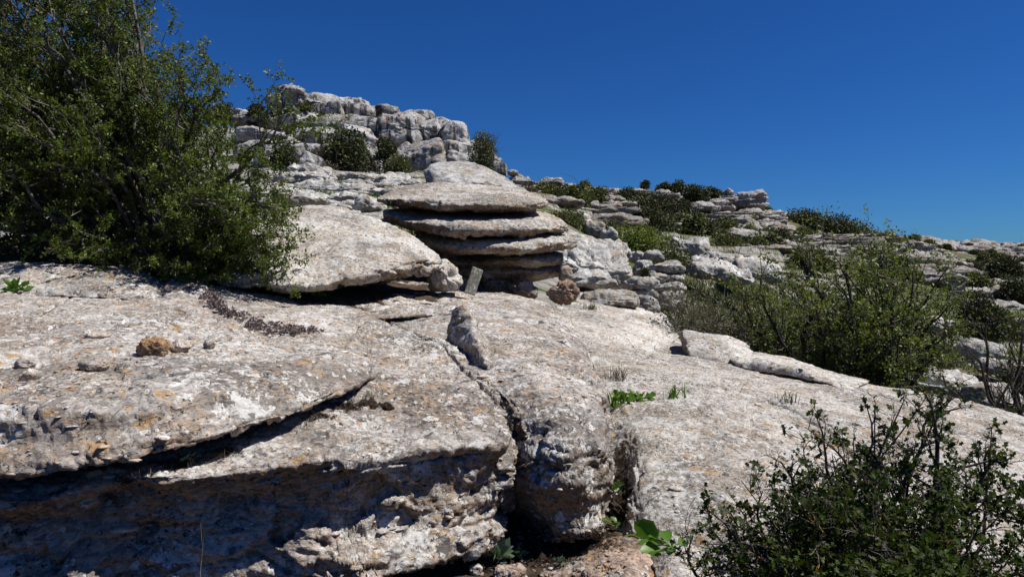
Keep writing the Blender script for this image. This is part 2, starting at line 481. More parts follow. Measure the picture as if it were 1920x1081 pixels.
    h = t.math('ADD', h, t.math('MULTIPLY', w1, .05))
    t.bsdf(col, .93, h, bump, bdist, .12)
    return t.m

M = {}
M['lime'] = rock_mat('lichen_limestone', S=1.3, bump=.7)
M['limeB'] = rock_mat('lichen_limestone_front', S=1.3, bump=.8, tan=(.25, .18, .125), under=1.0)  # brown stone on steep and under faces, tan also darkened to paint in shade
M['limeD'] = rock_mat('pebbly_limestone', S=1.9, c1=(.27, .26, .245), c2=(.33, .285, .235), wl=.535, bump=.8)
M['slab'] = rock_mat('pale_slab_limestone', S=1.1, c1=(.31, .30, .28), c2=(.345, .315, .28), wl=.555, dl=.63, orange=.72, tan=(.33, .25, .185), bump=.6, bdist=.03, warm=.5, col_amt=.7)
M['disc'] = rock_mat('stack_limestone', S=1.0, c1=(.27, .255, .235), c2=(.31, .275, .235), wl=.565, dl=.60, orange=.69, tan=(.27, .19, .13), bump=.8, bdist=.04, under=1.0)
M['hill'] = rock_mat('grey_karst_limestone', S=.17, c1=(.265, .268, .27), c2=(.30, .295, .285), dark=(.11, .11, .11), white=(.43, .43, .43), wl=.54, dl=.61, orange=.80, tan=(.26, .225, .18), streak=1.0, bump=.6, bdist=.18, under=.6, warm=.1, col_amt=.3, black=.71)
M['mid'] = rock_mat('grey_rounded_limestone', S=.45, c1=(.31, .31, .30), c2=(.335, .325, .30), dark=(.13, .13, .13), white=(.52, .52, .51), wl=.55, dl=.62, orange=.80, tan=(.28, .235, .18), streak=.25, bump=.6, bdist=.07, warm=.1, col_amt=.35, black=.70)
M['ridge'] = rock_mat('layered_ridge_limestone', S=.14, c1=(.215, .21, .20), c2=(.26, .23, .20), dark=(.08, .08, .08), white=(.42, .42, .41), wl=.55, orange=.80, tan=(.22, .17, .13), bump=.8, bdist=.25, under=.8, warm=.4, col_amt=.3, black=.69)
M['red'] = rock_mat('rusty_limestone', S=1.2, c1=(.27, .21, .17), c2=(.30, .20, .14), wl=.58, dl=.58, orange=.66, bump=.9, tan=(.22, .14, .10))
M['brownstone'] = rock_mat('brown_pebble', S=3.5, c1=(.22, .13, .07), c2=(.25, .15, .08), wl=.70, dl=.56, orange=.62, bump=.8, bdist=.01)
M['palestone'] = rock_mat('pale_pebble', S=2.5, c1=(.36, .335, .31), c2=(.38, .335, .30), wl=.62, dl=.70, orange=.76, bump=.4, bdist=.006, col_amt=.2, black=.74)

def soil_mat():
    t = NT('dark_soil')
    n = t.noise(14, 9, .7); m = t.noise(60, 6, .7)
    col = t.mix(t.ramp(n, .35, .65), (.020, .014, .010), (.075, .05, .034))
    col = t.mix(t.ramp(m, .6, .66), col, (.16, .12, .09))
    t.bsdf(col, .95, t.math('ADD', n, t.math('MULTIPLY', m, .5)), 1.0, .04)
    return t.m
M['soil'] = soil_mat()

def ground_mat():
    t = NT('hillside_ground')
    p1 = t.pos(1, 1, 1)
    big = t.noise(.10, 6, .6, .4); mid = t.noise(.45, 8, .65, .5); fine = t.noise(3.5, 8, .7, .4); ff = t.noise(22, 6, .7)
    grass = t.mix(t.ramp(fine, .35, .65), (.035, .055, .014), (.085, .10, .03))
    dry = t.mix(t.ramp(ff, .35, .65), (.15, .12, .075), (.08, .065, .04))
    rock = t.mix(t.ramp(fine, .35, .65), (.17, .16, .145), (.30, .29, .275))
    rock = t.mix(t.ramp(ff, .6, .66), rock, (.06, .055, .05))
    col = t.mix(t.ramp(mid, .40, .52), dry, grass)
    nz = t.n('ShaderNodeSeparateXYZ'); t.t.links.new(t.geo.outputs['Normal'], nz.inputs[0])
    gx = t.n('ShaderNodeSeparateXYZ'); t.t.links.new(t.geo.outputs['Position'], gx.inputs[0])
    r = t.ramp(t.math('ADD', t.math('ADD', t.noise(.30, 7, .68, .6, off=4), t.ramp(gx.outputs[0], 5, -3, 0, .10)), t.math('MULTIPLY', big, .35)), .70, .74)
    r = t.math('MAXIMUM', r, t.ramp(nz.outputs[2], .80, .70))
    col = t.mix(r, col, rock)
    # dark soil close to the slabs
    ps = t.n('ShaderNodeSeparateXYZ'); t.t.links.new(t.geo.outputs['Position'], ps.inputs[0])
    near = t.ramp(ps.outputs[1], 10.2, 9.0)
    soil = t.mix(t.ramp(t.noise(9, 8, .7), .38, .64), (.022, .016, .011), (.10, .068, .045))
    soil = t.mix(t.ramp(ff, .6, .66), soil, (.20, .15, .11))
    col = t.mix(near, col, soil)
    h = t.math('ADD', t.math('MULTIPLY', mid, 1.0), t.math('ADD', t.math('MULTIPLY', fine, .35), t.math('MULTIPLY', ff, .12)))
    t.bsdf(col, .95, h, .8, .25)
    return t.m
M['ground'] = ground_mat()

def leaf_mat(name, a, b, trans=.35, rough=.5, spec=.35):
    t = NT(name)
    oi = t.geo.outputs['Random Per Island']
    cl = t.noise(1.8, 3, .5)
    f = t.math('ADD', t.math('MULTIPLY', oi, .75), t.math('MULTIPLY', t.math('SUBTRACT', cl, .37), 1.0))
    col = t.mix(f, a, b)
    bs = t.bsdf(col, rough, spec=spec)
    tr = t.n('ShaderNodeBsdfTranslucent')
    tc = t.mix(1.0, col, (1.0, 1.0, .45), 'MULTIPLY'); t.t.links.new(tc, tr.inputs[0])
    mx = t.n('ShaderNodeMixShader'); mx.inputs[0].default_value = trans
    t.t.links.new(bs.outputs[0], mx.inputs[1]); t.t.links.new(tr.outputs[0], mx.inputs[2])
    t.t.links.new(mx.outputs[0], t.out.inputs[0])
    return t.m
M['leafA'] = leaf_mat('hawthorn_leaves', (.042, .075, .008), (.135, .18, .019), .38)
M['leafB'] = leaf_mat('fresh_leaves', (.06, .095, .012), (.17, .22, .03), .4)
M['leafC'] = leaf_mat('dark_front_leaves', (.014, .030, .003), (.058, .088, .009), .3, .6, .2)
M['leafO'] = leaf_mat('oak_leaves', (.025, .034, .012), (.080, .090, .032), .15, .6)
M['leafG'] = leaf_mat('broom_leaves', (.05, .065, .02), (.12, .13, .045), .25, .6)
M['leafD'] = leaf_mat('dry_twig_leaves', (.06, .05, .03), (.13, .11, .07), .15, .7)
M['weed'] = leaf_mat('weed_leaves', (.05, .12, .015), (.11, .22, .03), .4, .4)
M['grey_herb'] = leaf_mat('grey_herb_leaves', (.06, .10, .06), (.16, .21, .15), .2, .6)
M['succ'] = leaf_mat('succulent_leaves', (.12, .09, .095), (.26, .21, .20), .1, .5)
M['mossm'] = leaf_mat('moss_tips', (.020, .014, .008), (.07, .05, .03), .05, .8)
M['flower'] = leaf_mat('petals', (.55, .48, .08), (.65, .60, .30), .3)
M['petalw'] = leaf_mat('white_petals', (.6, .58, .55), (.75, .72, .7), .3)

def bark(name, a, b, lich=None, amt=.6):
    t = NT(name)
    n = t.noise(18, 7, .65); m = t.noise(55, 5, .6)
    col = t.mix(t.ramp(n, .4, .62), a, b)
    if lich:
        l = t.ramp(t.noise(26, 5, .6, .4), amt, amt+.03)
        col = t.mix(l, col, lich)
    t.bsdf(col, .9, m, .6, .01)
    return t.m
M['bark'] = bark('grey_bark', (.07, .055, .045), (.17, .15, .13))
M['twig'] = bark('grey_twigs', (.06, .05, .042), (.16, .145, .13))
M['barkL'] = bark('lichen_bark', (.035, .028, .024), (.12, .105, .095), (.34, .17, .025), .60)
M['darkbark'] = bark('dark_bark', (.03, .025, .02), (.08, .065, .055))
def board_mat():
    t = NT('speckled_stone_board')
    v = t.vor(34); n = t.noise(30, 6, .7)
    col = t.mix(t.ramp(n, .4, .6), (.15, .15, .12), (.27, .26, .21))
    col = t.mix(t.ramp(t.noise(38, 4, .6, .3), .60, .64), col, (.60, .60, .54))
    t.bsdf(col, .9, n, .4, .01)
    return t.m
M['board'] = board_mat()
# ------------------------------------------------------------------ plants
def tubes(lines, sides=4):
    """lines: list of (pts[n,3], rad[n])"""
    Vs, Fs, base = [], [], 0
    ang = np.arange(sides)*2*PI/sides
    ca, sa = np.cos(ang)[None, :, None], np.sin(ang)[None, :, None]
    for P, R in lines:
        P = np.asarray(P); n = len(P)
        T = np.gradient(P, axis=0); T /= np.maximum(np.linalg.norm(T, axis=1)[:, None], 1e-9)
        up = np.array([.31, .17, .93]) if abs(T[0, 2]) < .85 else np.array([.93, .3, .1])
        A = np.cross(T, up); A /= np.maximum(np.linalg.norm(A, axis=1)[:, None], 1e-9)
        B = np.cross(T, A)
        ring = P[:, None]+(A[:, None]*ca+B[:, None]*sa)*np.asarray(R)[:, None, None]
        Vs.append(ring.reshape(-1, 3))
        i = (np.arange(n-1)*sides)[:, None]; j = np.arange(sides)[None]; j2 = (j+1) % sides
        Fs.append(np.stack([i+j, i+j2, i+sides+j2, i+sides+j], -1).reshape(-1, 4)+base)
        base += n*sides
    return np.concatenate(Vs), np.concatenate(Fs)

# leaf templates: x = along, y = across, z = lift; faces triangles
L_SMALL = (np.array([[0, 0, 0], [.5, .33, .08], [1, 0, -.05], [.5, -.33, .08]]), np.array([[0, 2, 1], [0, 3, 2]]))
L_LOBED = (np.array([[0, 0, 0], [.30, .14, .04], [.42, .46, .10], [.56, .18, .05], [.86, .30, .06], [1.05, 0, -.06], [.86, -.30, .06], [.56, -.18, .05], [.42, -.46, .10], [.30, -.14, .04], [.55, 0, 0]]),
           np.array([[0, 10, 1], [1, 10, 3], [1, 3, 2], [10, 4, 3], [10, 5, 4], [10, 6, 5], [10, 7, 6], [7, 9, 8], [7, 10, 9], [0, 9, 10]]))
L_BROAD = (np.array([[0, 0, 0], [.2, .22, .04], [.5, .36, .09], [.8, .24, .04], [1.05, 0, -.12], [.8, -.24, .04], [.5, -.36, .09], [.2, -.22, .04], [.3, 0, -.02], [.65, 0, -.01]]),
           np.array([[0, 8, 1], [1, 8, 2], [8, 9, 2], [2, 9, 3], [3, 9, 4], [4, 9, 5], [5, 9, 6], [6, 9, 8], [6, 8, 7], [7, 8, 0]]))
def leaves(C, D, size, tpl, rg, spread=.6, upb=.35):
    """one leaf at every point C, pointing roughly along D"""
    n = len(C)
    X = D+rg.normal(size=(n, 3))*spread; X /= np.maximum(np.linalg.norm(X, axis=1)[:, None], 1e-9)
    U = rg.normal(size=(n, 3))*.8+np.array([0, 0, upb*2.2])
    Yv = np.cross(U, X); Yv /= np.maximum(np.linalg.norm(Yv, axis=1)[:, None], 1e-9)
    Z = np.cross(X, Yv)
    T, F = tpl
    s = np.asarray(size).reshape(-1, 1, 1)
    V = C[:, None]+(X[:, None]*T[None, :, 0:1]+Yv[:, None]*T[None, :, 1:2]+Z[:, None]*T[None, :, 2:3])*s
    Fa = (F[None]+(np.arange(n)*len(T))[:, None, None]).reshape(-1, 3)
    return V.reshape(-1, 3), Fa

def arc(a, b, rg, n=9, sag=.12, wob=.05, lift=.2):
    t = np.linspace(0, 1, n)[:, None]
    L = np.linalg.norm(b-a)
    m = (a+b)/2+np.array([0, 0, L*lift])+rg.normal(size=3)*L*sag
    P = a*(1-t)**2+2*m*t*(1-t)+b*t*t
    w = rg.normal(size=(n, 3))*L*wob/3; w[0] = 0; w[-1] = 0
    return P+np.cumsum(w, 0)*np.sin(t*PI)**.5

def shrub(name, label, root, targets, cat='bush', group=None, r0=.05, sub=(7, 8), sublen=(.42, .4), seed=0, leaf=.022, per=.03, nl=4, tpl=L_SMALL, mats=('bark', 'leafA'), sides=(6, 4, 3), spur=.5, leafstart=.15, thorn=0, twigmat=None, droop=.0, lift=.2, wob=.08, leafprob=1., start=.25, angular=.7, inside=None, trunk_name='trunk', spray=.018, thin=1.0, rootspread=.05):
    """branching shrub: main limbs to the targets, side branches, twigs, leaf rosettes on spurs"""
    rg = np.random.RandomState(seed)
    root = np.array(root, float)
    mains, seconds, twigs = [], [], []
    for tg in targets:
        tg = np.array(tg, float)
        a = root+rg.normal(size=3)*np.array([rootspread, rootspread, .01])
        P = arc(a, tg, rg, 14, .12, wob, lift); L = np.linalg.norm(tg-root)
        R = r0*thin*(1-np.linspace(0, 1, 14))**.8*min(1, .35+L*.25)+r0*.07
        mains.append((P, R))
    def kids(parents, k, lf, n, out, st):
        for P, R in parents:
            L = np.linalg.norm(P[-1]-P[0]); T = np.gradient(P, axis=0)
            T /= np.maximum(np.linalg.norm(T, axis=1)[:, None], 1e-9)
            for q in range(k):
                t = st+(1-st)*((q+rg.rand())/k)
                i = min(int(t*(len(P)-1)), len(P)-2); f = t*(len(P)-1)-i
                a = P[i]*(1-f)+P[i+1]*f
                d = T[i]+rg.normal(size=3)*angular; d[2] -= droop*rg.rand(); d /= np.linalg.norm(d)
                ln = L*lf*(.45+.75*rg.rand())*(1.05-t*.55)
                b = a+d*ln
                if inside is not None and not inside(b):
                    b = a+d*ln*.45
                    if not inside(b): continue
                r = max(R[i]*.55, r0*.035)
                out.append((arc(a, b, rg, n, .10, wob*1.3, .06), np.linspace(r, r0*.03, n)))
    kids(mains, sub[0], sublen[0], 8, seconds, start)
    kids(seconds, sub[1], sublen[1], 5, twigs, .1)
    o = empty(name, tuple(root), label, cat, group)
    V, F = tubes(mains, sides[0]); mesh_obj(trunk_name, V, F, M[mats[0]], o)
    V1, F1 = tubes(seconds, sides[1]); V2, F2 = tubes(twigs, sides[2])
    extra = []
    # leaves
    C, D = [], []
    for P, R in twigs+[(p[len(p)//2:], r[len(p)//2:]) for p, r in seconds]:
        if rg.rand() > leafprob: continue
        seg = np.linalg.norm(P[1:]-P[:-1], axis=1); L = seg.sum()
        n = max(int(L/per), 1)
        t = leafstart+(1-leafstart)*(np.arange(n)+rg.rand(n))/n
        x = t*(len(P)-1); i = np.minimum(x.astype(int), len(P)-2); f = (x-i)[:, None]
        pt = P[i]*(1-f)+P[i+1]*f
        d = rg.normal(size=(n, 3)); d /= np.linalg.norm(d, axis=1)[:, None]; d[:, 2] += .15
        C.append(np.repeat(pt, nl, 0)+rg.normal(size=(n*nl, 3))*spray); D.append(np.repeat(d, nl, 0))
        if thorn and rg.rand() < .7:
            for q in range(0, n, 2):
                dd = rg.normal(size=3); dd /= np.linalg.norm(dd)
                extra.append((np.array([pt[q], pt[q]+dd*thorn*(.5+rg.rand())]), np.array([r0*.05, r0*.008])))
    Vs = [V1, V2]; Fs = [F1, F2+len(V1)]
    if extra:
        V3, F3 = tubes(extra, 3); Fs.append(F3+len(V1)+len(V2)); Vs.append(V3)
    mesh_obj('twigs', np.concatenate(Vs), np.concatenate(Fs), M[twigmat or mats[0]], o)
    C = np.concatenate(C); D = np.concatenate(D)
    if inside is not None:
        pass
    V, F = leaves(C, D, leaf*(.55+.75*rg.rand(len(C))), tpl, rg)
    mesh_obj('foliage', V, F, M[mats[1]], o, smooth=False)
    return o, mains, seconds, twigs

def farbush(name, label, cx, cy, base, w, h, cat='bush', group=None, seed=0, leaf=.10, dens=1.0, mats=('darkbark', 'leafO'), lobes=7, depth=None, airy=0., stems=6, flat=.75):
    """distant crown: uneven clumps of leaf-sized faces over stems; sizes in metres"""
    rg = np.random.RandomState(seed+11)
    d = depth or w*.8
    o = empty(name, (cx, cy, base), label, cat, group)
    cl = []
    for k in range(lobes):
        a = rg.rand()*2*PI; r = rg.rand()**.6
        rad = (.20+.16*rg.rand())
        x = math.cos(a)*r*(.5-rad*.7)*w; y = math.sin(a)*r*(.5-rad*.7)*d
        zt = h*(1-.55*r*r)*(.72+.34*rg.rand())
        rr = rad*w*flat
        z = max(zt-rr*.8, h*.25)
        cl.append((x, y, z, rad*w, min(rr, h*.5)))
    C, D = [], []
    n_all = dens*(1500 if cy < 40 else 2600)*(w*h)/(leaf*leaf*100)
    tot = sum(c[3]*c[4] for c in cl)
    for x, y, z, rx, rz in cl:
        n = max(int(n_all*rx*rz/tot), 20)
        u = rg.normal(size=(n, 3)); u /= np.linalg.norm(u, axis=1)[:, None]
        q = u*7+np.array([x, y, z])*3+seed
        bump = 1+.32*fbm(u*1.9+x+seed, 2)+.30*fbm(u*4.5+y+seed, 2)
        r = (rg.rand(n)**(.28+airy))*bump
        P = u*r[:, None]*np.array([rx, rx*d/w, rz])+np.array([x, y, z])
        # reach down towards the base
        lowm = rg.rand(n) < .22
        P[lowm, 2] *= rg.rand(lowm.sum())
        C.append(P); D.append(u)
    C = np.concatenate(C); D = np.concatenate(D)
    keep = C[:, 2] > -.02*h
    C = C[keep]; D = D[keep]
    C = C+np.array([cx, cy, base])
    V, F = leaves(C, D, leaf*(.6+.8*rg.rand(len(C))), L_SMALL, rg, .8)
    mesh_obj('foliage', V, F, M[mats[1]], o, smooth=False)
    lines = []
    rt = np.array([cx, cy, base-.05*h])
    for k in range(stems):
        x, y, z, rx, rz = cl[k % lobes]
        tg = np.array([cx+x, cy+y, base+z])+rg.normal(size=3)*rx*.6
        P = arc(rt, tg, rg, 7, .1, .08, .1); r = max(w*.018, .004)
        lines.append((P, np.linspace(r, r*.25, 7)))
        for m in range(4):
            i = rg.randint(2, 6); b = P[i]+rg.normal(size=3)*np.array([.3*w, .3*d, .25*h])+np.array([0, 0, .12*h])
            lines.append((arc(P[i], b, rg, 5, .1, .1, .05), np.linspace(r*.45, r*.12, 5)))
    V, F = tubes(lines, 4); mesh_obj('stems', V, F, M[mats[0]], o)
    return o
def farbush_px(name, label, x0, y0, x1, y1, Y, **kw):
    c = W3((x0+x1)/2, y1, Y); w = (x1-x0)/FPX*Y; h = (y1-y0)/FPX*Y
    return farbush(name, label, c[0], c[1]+w*.25, c[2], w*1.22, h*1.2, **kw)

# ------------------------------------------------------------------ ground sheet
TX = np.array([-1400, -600, 0, 500, 800, 1000, 1200, 1400, 1600, 1900, 2500, 3300.])
TY = np.array([.4, 2, 3.2, 5, 6.6, 9, 13, 20, 30, 45, 65, 90, 130, 220, 400, 900, 3000.])
TP = [  # height above the eye for every distance
 [-1.6]*12,
 [-1.5, -1.5, -1.5, -1.45, -1.4, -1.30, -1.28, -1.3, -1.4, -1.5, -1.7, -1.9],
 [-1.2, -1.2, -1.2, -1.2, -1.2, -1.25, -1.26, -1.35, -1.5, -1.6, -1.9, -2.1],
 [-.6, -.6, -.65, -.75, -1.0, -1.2, -1.3, -1.45, -1.7, -1.9, -2.2, -2.5],
 [-.1, -.15, -.2, -.28, -.42, -.90, -1.2, -1.6, -2.0, -2.2, -2.6, -3.0],
 [.3, .3, .25, .05, -.15, -.74, -1.1, -1.9, -2.4, -2.6, -3.0, -3.5],
 [1.2, 1.1, 1.0, 1.0, .95, .0, -1.1, -1.9, -2.6, -3.0, -3.5, -4.2],
 [2.8, 2.7, 2.6, 2.4, 2.3, 1.35, -.1, -1.2, -2.1, -3.0, -4.2, -5],
 [5.4, 5.2, 5.0, 4.6, 4.2, 2.6, .9, -.15, -1.1, -2.7, -4.8, -6],
 [9.5, 9.5, 9.4, 9.2, 8.0, 5.0, 2.5, 1.1, -.3, -2.5, -5.5, -8],
 [11, 11, 11, 10.5, 9.2, 7.2, 4.8, 3.1, 1.1, -1.6, -6, -9],
 [11, 11, 11, 11, 10.8, 10.4, 9.4, 7.9, 4.2, 0, -5, -9],
 [10, 10, 10, 10, 11, 12, 11.5, 9.5, 5.5, 2.0, -4, -9],
 [8, 8, 8, 8, 8, 8, 7.5, 7.0, 7.2, 6.6, 0, -8],
 [0, 0, 0, 0, 0, 0, 0, 0, 4, 10, 8, 2],
 [-20]*12, [-60]*12]
TP = np.array(TP)
def hz_np(x, y):
    x = np.asarray(x, float); y = np.asarray(y, float)
    yy = np.maximum(y, .45)
    px = 960+x/np.maximum(yy, 1.2)*FPX
    l = np.log(yy); LT = np.log(TY)
    j = np.clip(np.searchsorted(LT, l)-1, 0, len(TY)-2); i = np.clip(np.searchsorted(TX, px)-1, 0, len(TX)-2)
    f = np.clip((l-LT[j])/(LT[j+1]-LT[j]), 0, 1); g = np.clip((px-TX[i])/(TX[i+1]-TX[i]), 0, 1)
    g = g*g*(3-2*g)*.6+g*.4
    z = (TP[j, i]*(1-g)+TP[j, i+1]*g)*(1-f)+(TP[j+1, i]*(1-g)+TP[j+1, i+1]*g)*f
    return z+CAMZ
def ground_z(x, y, detail=True):
    x = np.atleast_1d(np.asarray(x, float)); y = np.atleast_1d(np.asarray(y, float))
    z = hz_np(x, y)
    if detail:
        D = np.hypot(x, y)
        P = np.stack([x, y, np.zeros_like(x)], 1)
        a = sstep(14, 60, D)
        z = z+.03*fbm(P*1.5, 4)*(1-a*.5)+.012*fbm(P*9, 3)*(D < 12)
        z = z+sstep(8, 30, D)*.35*fbm(P*.25, 4)+a*1.1*fbm(P*.06, 4)*(1-sstep(600, 900, D))
        # bedding terraces on the far slopes
        st = .46+.0*D
        q = z/st+.9*fbm(P*.05, 2); fr = q-np.floor(q)
        zt = (np.floor(q)+sstep(.60, .74, fr)-.9*fbm(P*.05, 2))*st
        w = sstep(24, 45, D)*(1-sstep(220, 330, D))*.85*sstep(-.25, .15, fbm(P*.045+7, 3))
        z = z*(1-w)+zt*w
    return z
def gz(x, y): return float(ground_z(x, y)[0])
def gz0(x, y): return float(hz_np(x, y))

def build_ground():
    ang = np.radians(np.concatenate([np.linspace(-178, -52, 60), np.linspace(-51, 51, 760), np.linspace(52, 180, 60)]))
    R = np.concatenate([[.05], np.geomspace(.5, 8, 90), np.geomspace(8.2, 420, 760), np.geomspace(450, 3000, 30)])
    A, RR = np.meshgrid(ang, R, indexing='ij')
    X = np.sin(A)*RR; Y = np.cos(A)*RR
    Z = ground_z(X.ravel(), Y.ravel())
    V = np.stack([X.ravel(), Y.ravel(), Z], 1)
    n, m = A.shape
    i = np.arange(n)[:, None]; j = np.arange(m-1)[None]
    i2 = (i+1) % n
    F = np.stack([i*m+j, i*m+j+1, i2*m+j+1, i2*m+j], -1).reshape(-1, 4)[:, ::-1]
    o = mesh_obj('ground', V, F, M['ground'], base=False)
    tag(o, kind='structure'); return o
build_ground()
# ------------------------------------------------------------------ world, sun, camera
SUN_AZ, SUN_EL = 95.0, 57.0        # azimuth from +Y towards +X
w = bpy.data.worlds.new("World"); sc.world = w; w.use_nodes = True
nt = w.node_tree; nt.nodes.clear()
sky = nt.nodes.new('ShaderNodeTexSky'); sky.sky_type = 'NISHITA'; sky.sun_disc = False
sky.sun_elevation = math.radians(SUN_EL); sky.sun_rotation = math.radians(SUN_AZ)
sky.altitude = 1200; sky.air_density = 1.1; sky.dust_density = .0; sky.ozone_density = 3.0
hs = nt.nodes.new('ShaderNodeHueSaturation'); hs.inputs['Saturation'].default_value = 1.15; hs.inputs['Value'].default_value = 1.0
hs.inputs['Hue'].default_value = .497
bg = nt.nodes.new('ShaderNodeBackground'); bg.inputs[1].default_value = .05
ow = nt.nodes.new('ShaderNodeOutputWorld')
tn = nt.nodes.new('ShaderNodeMix'); tn.data_type = 'RGBA'; tn.blend_type = 'MULTIPLY'; tn.inputs[0].default_value = 1; tn.inputs[7].default_value = (.21, .53, 1.04, 1)
nt.links.new(sky.outputs[0], hs.inputs['Color']); nt.links.new(hs.outputs[0], tn.inputs[6]); nt.links.new(tn.outputs[2], bg.inputs[0]); nt.links.new(bg.outputs[0], ow.inputs[0])
sl = bpy.data.lights.new('sun', 'SUN'); sl.energy = 5.0; sl.angle = math.radians(.53); sl.color = (1, .945, .87)
so = bpy.data.objects.new('sun', sl); COL.objects.link(so)
so.rotation_euler = (math.radians(90-SUN_EL), 0, math.radians(180-SUN_AZ))
so.location = (6, 2, 12)
cd = bpy.data.cameras.new('camera'); cam = bpy.data.objects.new('camera', cd); COL.objects.link(cam)
cam.location = (0, 0, CAMZ); cam.rotation_euler = (PI/2, 0, 0)
cd.sensor_width = 36; cd.lens = 24; cd.shift_y = -40.5/1920; cd.clip_start = .05; cd.clip_end = 8000
sc.camera = cam
sc.view_settings.view_transform = 'Standard'; sc.view_settings.look = 'None'; sc.view_settings.exposure = .45; sc.view_settings.gamma = 1
sc.render.engine = 'CYCLES'

# ------------------------------------------------------------------ near slabs
def S(px, *r): return [(px if len(q) == 2 else q[0],)+tuple(q[-2:]) for q in r]
FG = (.045, .014, .012, .005)
loft('limestone_slab', [
  S(-150, (545, 5.6), (590, 4.3), (650, 3.2), (730, 2.40), (820, 2.27), (905, 2.24)),
  S(0, (550, 5.4), (590, 4.4), (650, 3.3), (742, 2.45), (830, 2.30), (905, 2.27)),
  S(200, (556, 5.2), (600, 4.2), (650, 3.35), (738, 2.5), (812, 2.34), (878, 2.32)),
  S(400, (393, 560, 5.1), (400, 610, 4.2), (402, 655, 3.4), (410, 712, 2.72), (415, 770, 2.55), (420, 820, 2.54)),
  S(560, (470, 600, 4.9), (505, 632, 4.3), (530, 657, 3.7), (555, 688, 3.08), (568, 735, 2.87), (575, 772, 2.82)),
  S(650, (575, 628, 4.75), (610, 645, 4.3), (632, 658, 3.9), (652, 678, 3.5), (662, 708, 3.25), (664, 733, 3.2)),
  S(700, (630, 640, 4.6), (655, 652, 4.3), (675, 665, 4.0), (692, 680, 3.75), (700, 693, 3.6), (702, 702, 3.55)),
 ], M['lime'], 1.7, 'broad pale grey limestone slab carrying the loose stones at left front', 'rock', drop=.02, amp=(.05, .018, .020, .006), seed=1,
 cracks=[dict(p=[(-60, 700, 2.7), (120, 668, 3.1), (300, 690, 2.85)], w=.012, d=.012), dict(p=[(30, 610, 4.0), (130, 560, 5.0)], w=.03, d=.04)])
loft('limestone_block', [
  S(-150, (800, 3.5), (815, 3.0), (850, 2.7), (905, 2.4), (960, 2.2), (1010, 2.30), (1110, 2.24), (1400, 2.1)),
  S(0, (795, 3.5), (805, 3.0), (835, 2.75), (895, 2.42), (948, 2.25), (985, 2.34), (1070, 2.31), (1300, 2.22)),
  S(120, (785, 3.5), (798, 3.0), (830, 2.8), (880, 2.5), (935, 2.3), (985, 2.40), (1060, 2.36), (1290, 2.25)),
  S(230, (775, 3.5), (792, 3.1), (822, 2.8), (862, 2.52), (905, 2.33), (970, 2.46), (1060, 2.44), (1270, 2.34)),
  S(430, (745, 3.5), (765, 3.1), (795, 2.9), (835, 2.65), (895, 2.42), (965, 2.51), (1050, 2.49), (1230, 2.38)),
  S(600, (600, 700, 3.8), (600, 732, 3.3), (600, 765, 3.0), (600, 813, 2.72), (605, 868, 2.50), (610, 935, 2.53), (615, 1010, 2.52), (620, 1120, 2.45)),
  S(720, (690, 600, 5.3), (700, 640, 4.6), (705, 690, 3.8), (715, 762, 3.15), (722, 850, 2.64), (727, 915, 2.64), (735, 985, 2.63), (740, 1085, 2.57)),
  S(830, (790, 630, 5.0), (800, 660, 4.5), (810, 700, 3.9), (820, 762, 3.25), (845, 832, 2.79), (850, 900, 2.78), (850, 965, 2.76), (850, 1065, 2.72)),
  S(930, (850, 650, 4.8), (870, 680, 4.4), (895, 715, 3.9), (928, 768, 3.3), (950, 832, 2.92), (952, 892, 2.90), (950, 955, 2.87), (930, 1022, 2.93)),
  S(970, (862, 667, 4.75), (885, 698, 4.35), (913, 733, 3.9), (947, 780, 3.4), (973, 850, 3.08), (982, 900, 3.05), (975, 945, 3.05), (955, 990, 3.1)),
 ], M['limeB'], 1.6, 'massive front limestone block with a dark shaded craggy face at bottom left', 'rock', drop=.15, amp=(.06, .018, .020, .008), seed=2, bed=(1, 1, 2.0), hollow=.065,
 cracks=[dict(p=[(835, 722, 3.75), (860, 730, 3.7), (905, 728, 3.7)], w=.02, d=.025), dict(p=[(700, 900, 2.6), (760, 800, 2.95)], w=.01, d=.01), dict(p=[(672, 577, 6.6), (740, 608, 5.8), (830, 648, 5.1), (868, 692, 4.5), (905, 725, 4.1), (945, 765, 3.65), (970, 820, 3.25)], w=.04, d=.11)])
loft('limestone_slab', [
  S(0, (378, 533, 6.6), (380, 543, 6.1), (382, 555, 5.6), (384, 570, 5.3)),
  S(0, (430, 538, 6.9), (425, 550, 6.2), (420, 570, 5.5), (420, 585, 5.2)),
  S(0, (540, 551, 7.2), (530, 570, 6.2), (505, 598, 5.2), (500, 618, 4.85)),
  S(0, (660, 578, 6.6), (650, 597, 5.8), (620, 622, 5.0), (610, 640, 4.6)),
  S(0, (760, 617, 5.7), (750, 630, 5.3), (730, 645, 4.85), (720, 665, 4.4)),
  S(0, (826, 643, 5.15), (820, 652, 4.95), (810, 662, 4.75), (800, 685, 4.4)),
 ], M['lime'], 1.8, 'pale slab between the purple succulents and the long diagonal crack', 'rock', drop=.3, amp=(.03, .014, .012, .005), seed=3, cap=.1, cracks=[dict(p=[(672, 577, 6.6), (740, 608, 5.8), (830, 648, 5.1), (868, 692, 4.5), (905, 725, 4.1), (945, 765, 3.65), (970, 820, 3.25)], w=.04, d=.11)])
